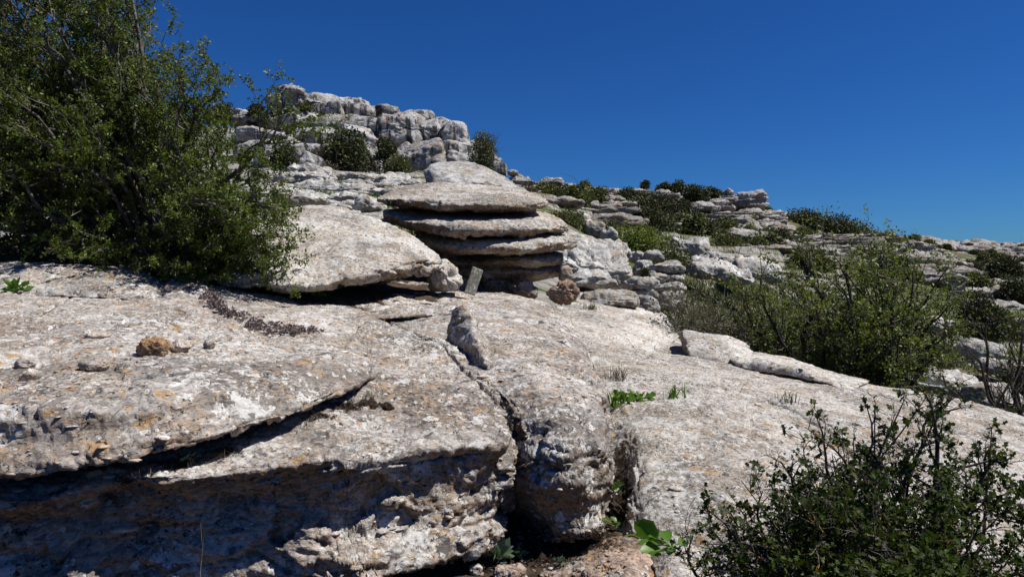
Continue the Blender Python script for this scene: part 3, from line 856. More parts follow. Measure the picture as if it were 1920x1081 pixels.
loft('limestone_block', [
  S(0, (580, 572, 8.0), (645, 592, 6.4), (735, 632, 5.35), (852, 692, 4.3), (945, 775, 3.5), (968, 862, 3.14), (980, 930, 3.12), (1000, 985, 3.2)),
  S(0, (640, 560, 8.6), (740, 580, 6.8), (835, 625, 5.5), (905, 688, 4.27), (975, 783, 3.32), (988, 880, 2.98), (1008, 950, 3.0), (1020, 1005, 3.1)),
  S(0, (790, 545, 9.0), (860, 568, 7.2), (915, 612, 5.6), (985, 680, 4.2), (1040, 790, 3.12), (1050, 882, 2.88), (1058, 950, 2.93), (1065, 1012, 3.05)),
  S(0, (930, 550, 9.0), (990, 577, 7.3), (1025, 622, 5.6), (1072, 700, 4.1), (1098, 800, 3.12), (1105, 890, 2.92), (1108, 950, 2.95), (1102, 1008, 3.05)),
  S(0, (1030, 570, 8.8), (1068, 608, 7), (1095, 650, 5.5), (1126, 722, 4.1), (1143, 812, 3.25), (1145, 885, 3.05), (1136, 935, 3.08), (1120, 988, 3.15)),
  S(0, (1050, 592, 8.8), (1088, 642, 6.9), (1114, 702, 5.5), (1137, 770, 4.3), (1143, 870, 3.4), (1140, 925, 3.25), (1130, 960, 3.25), (1115, 992, 3.3)),
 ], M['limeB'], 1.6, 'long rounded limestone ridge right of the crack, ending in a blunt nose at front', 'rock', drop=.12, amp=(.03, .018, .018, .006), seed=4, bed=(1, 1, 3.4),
 cracks=[dict(p=[(1000, 870, 2.95), (1010, 830, 3.05), (1060, 845, 2.95)], w=.018, d=.03), dict(p=[(1010, 920, 2.9), (1005, 880, 2.95)], w=.015, d=.03), dict(p=[(1060, 760, 3.3), (1095, 785, 3.2), (1100, 800, 3.15)], w=.02, d=.03), dict(p=[(672, 577, 6.6), (740, 608, 5.8), (830, 648, 5.1), (868, 692, 4.5), (905, 725, 4.1), (945, 765, 3.65), (970, 820, 3.25)], w=.04, d=.11)])
loft('pebbly_slab', [
  S(0, (1025, 588, 9.3), (1060, 655, 6.9), (1105, 765, 5.0), (1145, 885, 3.95), (1152, 990, 3.3), (1172, 1035, 3.05), (1195, 1070, 2.95)),
  S(0, (1180, 655, 8.1), (1190, 678, 6.4), (1200, 742, 4.95), (1205, 832, 3.9), (1215, 938, 3.28), (1228, 1000, 3.02), (1243, 1045, 2.95)),
  S(0, (1290, 668, 8.0), (1300, 690, 6.3), (1330, 750, 4.85), (1350, 850, 3.72), (1370, 950, 3.12), (1380, 1050, 2.77), (1390, 1120, 2.75)),
  S(0, (1400, 688, 7.8), (1420, 714, 6.1), (1450, 772, 4.75), (1480, 870, 3.62), (1500, 970, 3.07), (1510, 1070, 2.72), (1510, 1150, 2.7)),
  S(0, (1620, 722, 7.2), (1620, 749, 5.8), (1640, 800, 4.65), (1660, 890, 3.65), (1680, 980, 3.07), (1700, 1080, 2.72), (1700, 1160, 2.7)),
  S(0, (1780, 745, 6.8), (1790, 775, 5.6), (1810, 820, 4.65), (1830, 900, 3.75), (1850, 980, 3.2), (1860, 1080, 2.78), (1860, 1160, 2.7)),
  S(0, (1920, 785, 6.3), (1930, 812, 5.4), (1950, 852, 4.6), (1980, 922, 3.85), (2000, 990, 3.35), (2010, 1080, 2.95), (2010, 1160, 2.85)),
  S(0, (2120, 850, 6.0), (2130, 875, 5.2), (2140, 910, 4.6), (2160, 965, 3.95), (2180, 1025, 3.45), (2190, 1090, 3.05), (2190, 1160, 2.95)),
 ], M['limeD'], 1.7, 'wide gently domed pebbly limestone slab sloping away at right', 'rock', drop=.35, amp=(.045, .018, .02, .007), seed=5,
 cracks=[dict(p=[(1120, 705, 5.6), (1260, 715, 5.5), (1400, 735, 5.3), (1480, 765, 4.8), (1560, 810, 4.3), (1640, 900, 3.6)], w=.035, d=.05), dict(p=[(1640, 735, 6.0), (1700, 760, 5.6), (1780, 810, 4.8)], w=.03, d=.04)])
loft('limestone_ledge', [
  S(-150, (496, 6.6), (508, 6.0), (535, 5.62), (562, 5.5)),
  S(0, (495, 6.5), (507, 5.95), (533, 5.6), (560, 5.5)),
  S(150, (500, 6.5), (513, 5.95), (538, 5.6), (562, 5.5)),
  S(245, (508, 6.5), (520, 6.0), (543, 5.65), (564, 5.5)),
  S(300, (526, 6.3), (538, 5.9), (552, 5.7), (565, 5.6)),
 ], M['lime'], 1.8, 'low rounded grey ledge under the big hawthorn at far left', 'rock', drop=.3, amp=(.05, .02, .02, .005), seed=6)
loft('limestone_ledge', [
  S(310, (524, 6.5), (530, 6.1), (545, 5.8), (562, 5.6)),
  S(350, (523, 6.5), (530, 6.1), (547, 5.8), (566, 5.5)),
  S(383, (530, 6.3), (538, 6.0), (552, 5.8), (570, 5.6)),
 ], M['lime'], 1.8, 'small ledge stone at the head of the succulent crack below the hawthorn', 'rock', drop=.3, amp=(.03, .015, .02, .004), seed=7)
# fin
loft('limestone_fin', [
  S(0, (838, 662, 5.2), (841, 655, 5.2), (848, 648, 5.2), (856, 652, 5.15), (866, 672, 5.1)),
  S(0, (836, 695, 4.9), (836, 645, 5.0), (859, 572, 5.0), (898, 630, 5.0), (920, 695, 4.9)),
  S(0, (862, 708, 4.6), (864, 672, 4.65), (884, 614, 4.72), (922, 668, 4.65), (942, 712, 4.55)),
  S(0, (898, 732, 4.15), (902, 706, 4.2), (912, 676, 4.25), (930, 704, 4.2), (946, 734, 4.1)),
  S(0, (932, 770, 3.7), (937, 755, 3.75), (944, 742, 3.78), (955, 756, 3.72), (964, 776, 3.65)),
  S(0, (958, 800, 3.35), (962, 785, 3.4), (966, 772, 3.4), (974, 790, 3.35), (980, 812, 3.3)),
 ], M['lime'], 1.4, 'upright pointed limestone fin wedged in the central crack', 'rock', drop=.25, amp=(.05, .03, .03, .006), seed=8, hidden=.3, facey=.8)
# back ledges right of centre
loft('limestone_ledge', [
  S(0, (960, 566, 10.4), (990, 590, 9.2), (1010, 620, 8.3), (1020, 650, 7.7)),
  S(0, (1040, 576, 10.4), (1060, 600, 9.1), (1070, 626, 8.2), (1080, 650, 7.7)),
  S(0, (1120, 590, 10.2), (1130, 606, 9.2), (1135, 628, 8.3), (1140, 655, 7.8)),
  S(0, (1210, 594, 10.4), (1205, 612, 9.3), (1200, 640, 8.3), (1200, 668, 7.7)),
  S(0, (1250, 615, 9.9), (1245, 630, 9.1), (1240, 655, 8.3), (1240, 678, 7.7)),
  S(0, (1290, 637, 9.2), (1288, 645, 8.8), (1284, 662, 8.2), (1280, 680, 7.8)),
 ], M['slab'], 1.7, 'pale rounded bench of rock behind the pebbly slab, right of the long ridge', 'rock', drop=.6, amp=(.06, .02, .03, .005), seed=9, sc_=.7)
loft('limestone_ledge', [
  S(0, (1030, 535, 15), (1060, 548, 12.8), (1062, 566, 11.2), (1065, 590, 10)),
  S(0, (1110, 540, 15), (1130, 555, 12.6), (1140, 575, 11.2), (1150, 598, 10)),
  S(0, (1180, 560, 14), (1200, 577, 12.2), (1215, 595, 11), (1225, 615, 10)),
  S(0, (1240, 590, 12.5), (1250, 602, 11.6), (1262, 618, 10.8), (1270, 632, 10)),
 ], M['slab'], 1.7, 'sloping pale rock apron below the grey pancake rocks', 'rock', drop=.8, amp=(.06, .02, .03, .005), seed=10, sc_=.6)
loft('limestone_block', [
  S(0, (1282, 624, 8.6), (1284, 629, 8.1), (1288, 642, 7.7), (1292, 685, 7.4)),
  S(0, (1330, 628, 8.6), (1335, 634, 8.0), (1338, 646, 7.6), (1338, 690, 7.3)),
  S(0, (1372, 634, 8.5), (1376, 641, 8.0), (1380, 654, 7.6), (1382, 695, 7.2)),
  S(0, (1395, 648, 8.3), (1402, 656, 7.9), (1408, 668, 7.5), (1410, 695, 7.2)),
 ], M['slab'], 1.6, 'low block with a dark cleft at the rim of the pebbly slab', 'rock', drop=.4, amp=(.05, .02, .04, .005), seed=11, cap=.1)
loft('limestone_ledge', [
  S(0, (1365, 664, 7.9), (1370, 670, 7.5), (1376, 676, 7.2), (1380, 690, 7.1)),
  S(0, (1430, 662, 7.9), (1430, 670, 7.3), (1430, 678, 7.0), (1430, 698, 6.95)),
  S(0, (1500, 674, 7.7), (1500, 682, 7.1), (1502, 690, 6.8), (1502, 710, 6.75)),
  S(0, (1560, 693, 7.5), (1556, 700, 7.0), (1548, 708, 6.7), (1545, 720, 6.6)),
  S(0, (1625, 712, 7.1), (1618, 717, 6.8), (1605, 724, 6.6), (1600, 732, 6.5)),
 ], M['slab'], 1.6, 'thin long ledge with a dark overhang along the rim of the pebbly slab', 'rock', drop=.05, amp=(.03, .015, .02, .005), seed=12, cap=.1)
# front right corner rubble slab
loft('limestone_block', [
  S(0, (1020, 1060, 3.0), (1030, 1085, 2.7), (1040, 1130, 2.5), (1040, 1200, 2.4)),
  S(0, (1110, 1020, 3.1), (1110, 1050, 2.8), (1110, 1100, 2.55), (1110, 1180, 2.4)),
  S(0, (1190, 1010, 3.05), (1190, 1040, 2.8), (1190, 1090, 2.55), (1190, 1180, 2.4)),
  S(0, (1240, 1050, 2.9), (1245, 1070, 2.75), (1250, 1100, 2.6), (1250, 1180, 2.4)),
 ], M['red'], 1.6, 'low ochre rock at the bottom edge beside the broad leaves', 'rock', drop=.1, amp=(.04, .03, .03, .006), seed=13)
loft('limestone_block', [
  S(0, (1225, 1020, 3.0), (1230, 1045, 2.8), (1235, 1090, 2.6), (1235, 1150, 2.5)),
  S(0, (1270, 1015, 2.95), (1275, 1045, 2.72), (1280, 1100, 2.5), (1280, 1160, 2.4)),
  S(0, (1320, 1030, 2.9), (1325, 1060, 2.7), (1330, 1110, 2.5), (1330, 1160, 2.4)),
 ], M['limeD'], 1.8, 'small pale rock in the shade of the thorny front bush', 'rock', drop=.1, amp=(.03, .02, .02, .006), seed=14)

# ------------------------------------------------------------------ left tilted slab and stacked discs
loft('tilted_slab', [
  S(0, (400, 410, 8.6), (400, 445, 7.6), (410, 500, 6.7), (420, 528, 6.45), (430, 543, 6.45)),
  S(0, (490, 394, 8.9), (485, 432, 7.7), (485, 490, 6.75), (490, 520, 6.42), (500, 540, 6.45)),
  S(0, (570, 389, 9.0), (570, 422, 7.85), (570, 482, 6.82), (570, 528, 6.4), (572, 546, 6.45)),
  S(0, (650, 396, 8.8), (650, 422, 7.95), (650, 467, 7.0), (650, 515, 6.45), (652, 536, 6.55)),
  S(0, (720, 417, 8.4), (725, 435, 7.9), (730, 462, 7.2), (732, 500, 6.75), (735, 520, 6.8)),
  S(0, (780, 448, 8.0), (784, 460, 7.7), (788, 474, 7.35), (790, 490, 7.12), (790, 505, 7.15)),
  S(0, (818, 480, 7.7), (819, 484, 7.55), (819, 488, 7.45), (818, 493, 7.35), (816, 499, 7.35)),
 ], M['slab'], 1.6, 'big smooth tilted slab with an undercut lip, right of the hawthorn', 'rock', drop=.02, amp=(.05, .020, .04, .008), seed=15, sc_=.8)
loft('limestone_slab', [
  S(0, (515, 395, 9.6), (520, 402, 9.1), (525, 412, 8.7)),
  S(0, (580, 384, 10), (585, 395, 9.3), (590, 410, 8.8)),
  S(0, (640, 390, 9.9), (640, 397, 9.4), (640, 408, 9.0)),
  S(0, (664, 401, 9.6), (664, 404, 9.4), (664, 408, 9.2)),
 ], M['slab'], 1.6, 'thin flat slab lying behind the top of the tilted slab', 'rock', drop=.2, amp=(.03, .02, .02, .006), seed=16, sc_=.7)
loft('limestone_ledge', [
  S(0, (560, 552, 8.2), (560, 560, 7.4), (565, 572, 6.7), (570, 604, 5.7)),
  S(0, (660, 544, 8.4), (660, 553, 7.6), (660, 567, 6.9), (660, 602, 5.8)),
  S(0, (760, 536, 8.6), (765, 544, 7.9), (770, 558, 7.2), (775, 592, 6.1)),
  S(0, (850, 536, 9.0), (860, 545, 8.3), (870, 557, 7.7), (880, 585, 6.5)),
 ], M['lime'], 1.7, 'shaded rock bed lying beneath the undercut lip of the tilted slab', 'rock', drop=.4, amp=(.06, .03, .03, .006), seed=61)
def disc(secs, label, seed, mat='disc', drop=-.02, **kw):
    return loft('stacked_disc', secs, M[mat], 1.5, label, 'rock', 'stack of weathered limestone discs', drop=drop, amp=(.03, .020, .026, .009), seed=seed, sc_=.75, cap=.3, bed=(1, 1, 3.5), **kw)
disc([
  S(712, (368, 9.7), (369, 9.6), (371, 9.5), (374, 9.45), (378, 9.5)),
  S(760, (351, 10.6), (358, 9.9), (367, 9.3), (376, 9.0), (387, 9.1)),
  S(830, (344, 11.1), (353, 10.1), (365, 9.15), (380, 8.75), (392, 8.9)),
  S(900, (346, 11.2), (355, 10.2), (367, 9.15), (383, 8.75), (397, 8.9)),
  S(960, (353, 11), (362, 10.1), (372, 9.2), (386, 8.85), (397, 9.0)),
  S(1005, (365, 10.4), (370, 9.9), (375, 9.45), (383, 9.2), (391, 9.3)),
  S(1025, (375, 9.9), (377, 9.8), (380, 9.7), (383, 9.65), (387, 9.7))],
  'topmost tapering disc of the tall layered rock stack', 21)
disc([
  S(722, (393, 9.6), (395, 9.5), (399, 9.4), (404, 9.35), (409, 9.4)),
  S(775, (388, 10.4), (395, 9.6), (407, 9.0), (419, 8.75), (430, 8.9)),
  S(850, (390, 10.8), (398, 9.6), (413, 8.75), (429, 8.5), (442, 8.65)),
  S(930, (392, 10.9), (400, 9.7), (414, 8.75), (430, 8.5), (443, 8.65)),
  S(1000, (396, 10.7), (403, 9.8), (413, 9.0), (427, 8.75), (438, 8.85)),
  S(1042, (407, 10.1), (411, 9.7), (418, 9.4), (426, 9.2), (435, 9.3)),
  S(1061, (418, 9.8), (420, 9.7), (424, 9.6), (428, 9.55), (432, 9.6))],
  'second disc from the top of the layered rock stack, spotted with white lichen', 22)
disc([
  S(790, (440, 9.7), (443, 9.5), (448, 9.3), (453, 9.25), (459, 9.3)),
  S(850, (436, 10.4), (441, 9.5), (451, 8.95), (464, 8.7), (474, 8.85)),
  S(930, (432, 10.8), (437, 9.7), (450, 8.75), (467, 8.5), (479, 8.65)),
  S(1000, (430, 10.8), (435, 9.8), (447, 8.9), (465, 8.65), (477, 8.8)),
  S(1045, (432, 10.4), (437, 9.8), (446, 9.3), (459, 9.1), (469, 9.2)),
  S(1078, (447, 9.9), (449, 9.8), (453, 9.7), (458, 9.65), (462, 9.7))],
  'third disc down in the layered rock stack, reaching farthest right', 23)
disc([
  S(812, (470, 10.15), (473, 9.90), (480, 9.75), (490, 9.70), (500, 9.75)),
  S(880, (465, 10.55), (470, 10.05), (480, 9.90), (492, 9.55), (503, 9.65)),
  S(960, (465, 10.75), (472, 9.75), (482, 9.30), (492, 9.20), (502, 9.45)),
  S(1020, (466, 10.55), (473, 9.85), (482, 9.40), (492, 9.30), (500, 9.55)),
  S(1054, (472, 10.15), (476, 9.95), (484, 9.70), (491, 9.65), (497, 9.75))],
  'recessed fourth layer of the rock stack with one sunlit lip', 24, drop=.05)
disc([
  S(822, (488, 10.15), (494, 9.90), (505, 9.75), (517, 9.75), (528, 9.85)),
  S(890, (486, 10.45), (495, 9.85), (508, 9.60), (520, 9.60), (533, 9.75)),
  S(960, (486, 10.55), (496, 9.75), (509, 9.50), (520, 9.53), (532, 9.65)),
  S(1015, (487, 10.45), (496, 9.85), (507, 9.60), (517, 9.60), (526, 9.75)),
  S(1050, (490, 10.15), (496, 9.95), (503, 9.80), (510, 9.80), (516, 9.85))],
  'dark bottom layer of the rock stack, resting on small boulders', 25, drop=.05)
def bx(name, x0, y0, x1, y1, Y, mat, label, **kw): return boxrock(name, x0, y0, x1, y1, Y, M[mat], label, **kw)
bx('boulder', 800, 492, 862, 546, 7.5, 'slab', 'grey boulder wedged under the right tip of the tilted slab', seed=31, pw=2.6, tilt=(0, .35), rough_=.2)
bx('boulder', 1034, 527, 1086, 567, 8.7, 'red', 'rusty reddish boulder at the foot of the rock stack', seed=38, pw=3.2, rough_=.3, tilt=(0, .2))
bx('boulder', 958, 526, 1010, 560, 9.3, 'disc', 'squat dark boulder propping the rock stack beside the reddish boulder', seed=33, pw=3)
bx('boulder', 830, 520, 880, 560, 9.2, 'disc', 'half buried boulder under the left side of the rock stack', seed=34, pw=3)
bx('boulder', 905, 520, 960, 556, 9.6, 'disc', 'shadowed boulder under the middle of the rock stack', seed=35, pw=3)
bx('boulder', 1048, 498, 1075, 530, 9.6, 'slab', 'small pale boulder tucked behind the reddish boulder', seed=36, pw=2.6)
# upright board
def board():
    c = W3(888, 527, 7.6); w_, h_, t_ = .125, .30, .022
    V = []; F = []
    nx, ny = 14, 30
    for s in (1, -1):
        for b in range(ny+1):
            for a in range(nx+1):
                V.append([(a/nx-.5)*w_, s*t_/2, (b/ny-.5)*h_])
    V = np.array(V); n1 = (nx+1)*(ny+1)
    i = np.arange(ny)[:, None]*(nx+1)+np.arange(nx)[None]; i = i.ravel()
    F = np.concatenate([np.stack([i, i+nx+1, i+nx+2, i+1], 1), np.stack([i, i+1, i+nx+2, i+nx+1], 1)+n1])
    ed = list(range(nx+1))+[(nx+1)*k+nx for k in range(1, ny+1)]+[(nx+1)*ny+k for k in range(nx-1, -1, -1)]+[(nx+1)*k for k in range(ny-1, 0, -1)]
    ed = np.array(ed); e2 = np.roll(ed, -1)
    F = np.concatenate([F, np.stack([ed, e2, e2+n1, ed+n1], 1)])
    V[:, 0] += .004*fbm(V*30, 3); V[:, 2] += .005*fbm(V*22+5, 3); V[:, 1] += .0015*fbm(V*60, 2)
    th = math.radians(19); R = np.array([[math.cos(th), 0, math.sin(th)], [0, 1, 0], [-math.sin(th), 0, math.cos(th)]])
    V = V@R.T
    yw = math.radians(16); R = np.array([[math.cos(yw), -math.sin(yw), 0], [math.sin(yw), math.cos(yw), 0], [0, 0, 1]])
    V = V@R.T+c
    tag(mesh_obj('stone_board', V, F, M['board'], smooth=False), 'small flat speckled rectangular plaque leaning upright before the rock stack', 'stone')
board()
# pebbles on the big slab
def on_px(name, x0, y0, x1, y1, Y, mat, label, **kw): return bx(name, x0, y0, x1, y1, Y, mat, label, n=40, **kw)
# ------------------------------------------------------------------ outcrop on the hill
HG = 'blocks of the rounded hilltop outcrop'
rows = [
 (425, 216, 830, 300, 37, 'broad fissured body of the outcrop, seen in the gaps behind its blocks', dict(pw=5, layers=3, groove=.05, rough_=.08)),
 (560, 250, 880, 335, 34.5, 'lower fissured body of the outcrop behind the cubic boulder', dict(pw=5, layers=2, groove=.05, rough_=.08)),
 (500, 160, 562, 208, 34, 'square knob standing highest on the left of the hilltop outcrop', dict(pw=4.6, rough_=.2)),
 (533, 158, 563, 172, 33.6, 'thin flat cap stone lying on the highest knob of the outcrop', dict(pw=4.4)),
 (563, 172, 696, 222, 35, 'wide dark streaked block along the top of the outcrop', dict(pw=5.9, flute=.16, layers=2, groove=.06)),
 (604, 190, 640, 224, 34, 'fluted buttress in the middle under the wide streaked top block', dict(pw=5.4, flute=.12)),
 (695, 196, 742, 217, 35.5, 'low stone right of the streaked top block on the skyline', dict(pw=4.4)),
 (738, 203, 806, 228, 35.5, 'flat topped stone on the skyline, left of the rounded dome', dict(pw=5.0, layers=2, groove=.06)),
 (425, 203, 520, 232, 34.5, 'low skyline block just right of the hawthorn top', dict(pw=4.8, layers=2, groove=.05)),
 (500, 205, 600, 240, 33, 'sloping pale block below the highest knob', dict(pw=4.4, flute=.06)),
 (585, 214, 712, 246, 32.6, 'long low bed under the streaked top block', dict(pw=5.2, layers=2, groove=.05, flute=.06)),
 (520, 232, 640, 288, 30.5, 'large bulging block with pale vertical streaks left of the holm bush', dict(pw=5.4, flute=.12, layers=2, groove=.04)),
 (610, 235, 715, 300, 30, 'large rounded bulge above the dark holm bush', dict(pw=5.0, flute=.12)),
 (545, 272, 620, 320, 29.5, 'shaded lower block left behind the dark holm bush', dict(pw=5.0)),
 (655, 262, 716, 332, 28.8, 'tall shaded pillar right behind the dark holm bush', dict(pw=4.8, flute=.05)),
 (698, 214, 790, 272, 31.2, 'smooth rounded block left of centre in the outcrop with sloping top', dict(pw=4.4, flute=.05)),
 (765, 220, 826, 268, 31.5, 'angular block between the smooth block and the rounded dome', dict(pw=4.6)),
 (733, 260, 832, 330, 29, 'big cubic boulder in front of the outcrop with a grey shaded face', dict(pw=5.0)),
 (820, 230, 876, 285, 31, 'rounded dome at the right shoulder of the outcrop', dict(pw=4.0, layers=2, groove=.05)),
 (812, 262, 884, 318, 29.6, 'smooth wedge shaped boulder below the rounded dome', dict(pw=4.2)),
 (858, 265, 905, 312, 31.4, 'slanted boulder left of the thorny skyline shrub', dict(pw=4.4)),
 (890, 275, 940, 318, 31, 'pale boulder behind the thorny skyline shrub', dict(pw=4.2)),
 (905, 302, 947, 332, 29.5, 'lowest right block of the outcrop beside the thorny skyline shrub', dict(pw=4.2)),
 (440, 236, 532, 266, 30, 'streaked block seen through the right tip of the hawthorn', dict(pw=4.8, flute=.08)),
 (440, 262, 520, 300, 27.5, 'rounded block low on the left, partly behind hawthorn leaves', dict(pw=4.2)),
 (462, 288, 512, 322, 26, 'dark sided boulder left of the small green bush', dict(pw=4.0)),
 (546, 288, 596, 335, 25.5, 'pale leaning boulder right of the small green bush', dict(pw=4.2, tilt=(0, .3))),
 (520, 260, 560, 296, 27.5, 'small upright block above the small green bush', dict(pw=4.4)),
]
for k, (x0, y0, x1, y1, Y, lab, kw) in enumerate(rows):
    kw = dict(dict(rough_=.085, flute=.07), **kw)
    g = .05*(x1-x0); h_ = .05*(y1-y0); x0, x1, y0, y1 = x0-g, x1+g, y0-h_, y1+h_
    bx('outcrop_block', x0, y0, x1, y1, Y, 'hill', lab, seed=100+k, group=HG, ryf=1.2, **kw)
LG = 'flat ledge stones on the slope below the outcrop'
rows = [
 (455, 328, 545, 350, 22, 'long flat ledge stone beside the right fringe of the hawthorn', dict(pw=3.5, layers=2)),
 (552, 336, 598, 352, 22, 'short ledge stone below the pale leaning boulder', dict(pw=3.2)),
 (515, 334, 555, 352, 21.4, 'squarish ledge stone next to the long flat one', dict(pw=3)),
 (640, 337, 702, 352, 19, 'rounded flat stone in the grass below the dark holm bush', dict(pw=2.8)),
 (596, 350, 662, 364, 17.5, 'thin ledge in the grass above the grey block', dict(pw=3.4, layers=2)),
 (690, 340, 745, 358, 18, 'pale knobbly stone at the left shoulder of the rock stack', dict(pw=2.6)),
 (650, 368, 714, 400, 13.5, 'grey block with a shaded side left of the top disc', dict(pw=3.2, rough_=.22)),
 (498, 352, 597, 384, 11.5, 'flat oval stone like a bun above the tilted slab', dict(pw=2.3)),
 (590, 382, 655, 396, 12, 'thin pale stone behind the tilted slab', dict(pw=2.6)),
 (690, 398, 740, 410, 11.2, 'pinkish flat stone tucked left of the second disc', dict(pw=2.6)),
 (672, 403, 735, 424, 10.6, 'broken flat slab between the tilted slab and the rock stack', dict(pw=3, layers=2)),
 (880, 338, 940, 358, 13.4, 'low grey stone just behind the top disc', dict(pw=2.6)),
 (718, 322, 800, 340, 24, 'pinkish flat stone below the cubic boulder', dict(pw=3)),
 (470, 352, 520, 372, 16, 'pale ledge seen through hawthorn leaves beside the oval stone', dict(pw=3)),
]
for k, (x0, y0, x1, y1, Y, lab, kw) in enumerate(rows):
    bx('ledge_stone', x0, y0, x1, y1, Y, 'mid', lab, seed=140+k, group=LG, ryf=1.5, **kw)
loft('pale_boulder', [
  S(800, (314, 14.6), (322, 14.2), (338, 13.9), (352, 13.8)),
  S(815, (306, 14.8), (312, 14.3), (330, 13.8), (352, 13.6)),
  S(860, (306, 15.0), (314, 14.3), (332, 13.7), (352, 13.5)),
  S(910, (317, 14.8), (324, 14.2), (338, 13.7), (354, 13.5)),
  S(945, (330, 14.5), (335, 14.1), (345, 13.8), (358, 13.6)),
  S(965, (345, 14.2), (347, 14.0), (351, 13.9), (356, 13.8)),
 ], M['mid'], 1.5, 'smooth whitish wedge boulder perched above the top disc', 'rock', drop=.3, amp=(.10, .03, .04, .006), seed=60, sc_=.6)

# ------------------------------------------------------------------ grey rounded rocks right of the stack
MG = 'grey rounded rocks below the scrub slope'
rows = [
 (1040, 448, 1185, 535, 13.5, 'largest smooth grey dome right of the rock stack', dict(pw=3.4, layers=3, groove=.05, tilt=(.3, .12))),
 (1148, 455, 1186, 482, 14.5, 'small upright block on the shoulder of the smooth grey dome', dict(pw=3.9)),
 (1060, 508, 1160, 540, 13, 'brownish undercut bed beneath the smooth grey dome', dict(pw=4.1, layers=2)),
 (1182, 470, 1212, 492, 15.5, 'left one of two small buns above the grey pancake stack', dict(pw=3.4)),
 (1208, 470, 1248, 490, 15.3, 'right one of two small buns above the grey pancake stack', dict(pw=3.4)),
 (1176, 520, 1240, 545, 12.6, 'flat bun shaped rock on top of the small left pancake pile', dict(pw=3.5)),
 (1184, 540, 1240, 562, 12.6, 'middle bun of the small left pancake pile', dict(pw=3.5)),
 (1186, 556, 1238, 590, 12.2, 'lowest rounded rock of the small left pancake pile', dict(pw=3.7)),
 (1222, 489, 1290, 512, 14.2, 'top pancake of the pile beside the bare grey thicket', dict(pw=3.7)),
 (1216, 508, 1286, 530, 14.0, 'second pancake of the pile beside the bare grey thicket', dict(pw=3.7)),
 (1232, 528, 1290, 548, 13.8, 'third pancake of the pile beside the bare grey thicket', dict(pw=3.7)),
 (1236, 545, 1292, 580, 13.6, 'layered foot of the pile beside the bare grey thicket', dict(pw=3.9, layers=3)),
 (1192, 488, 1226, 524, 14.6, 'smooth sloping rock between the two pancake piles', dict(pw=3.5)),
 (1095, 545, 1200, 580, 11.6, 'low pale hump in front of the brownish bed', dict(pw=3.4)),
 (1268, 440, 1345, 492, 27, 'pale triangular rock face in the scrub', dict(pw=3.3, tilt=(0, .3))),
 (1240, 470, 1330, 500, 22, 'pale sloping rock below the triangular rock face', dict(pw=3.5)),
 (1320, 472, 1380, 496, 26, 'flat grey rock right of the triangular rock face', dict(pw=3.9, layers=2)),
 (1300, 494, 1420, 524, 19, 'broad pale slab rising behind the bare grey thicket', dict(pw=3.5, tilt=(.25, .12))),
 (1380, 488, 1475, 520, 21, 'broad pale slab behind the top of the green hawthorn', dict(pw=3.6, tilt=(.2, .1))),
 (1095, 415, 1135, 445, 24, 'pale rock at the edge of the broom slope', dict(pw=3.5)),
 (1070, 400, 1110, 425, 26, 'upper pale rock on the broom slope', dict(pw=3.5)),
 (1130, 425, 1160, 450, 22, 'small grey rock among the broom above the smooth dome', dict(pw=3.5)),
]
for k, (x0, y0, x1, y1, Y, lab, kw) in enumerate(rows):
    bx('rounded_rock', x0, y0, x1, y1, Y, 'mid', lab, seed=170+k, group=MG, ryf=1.3, **kw)

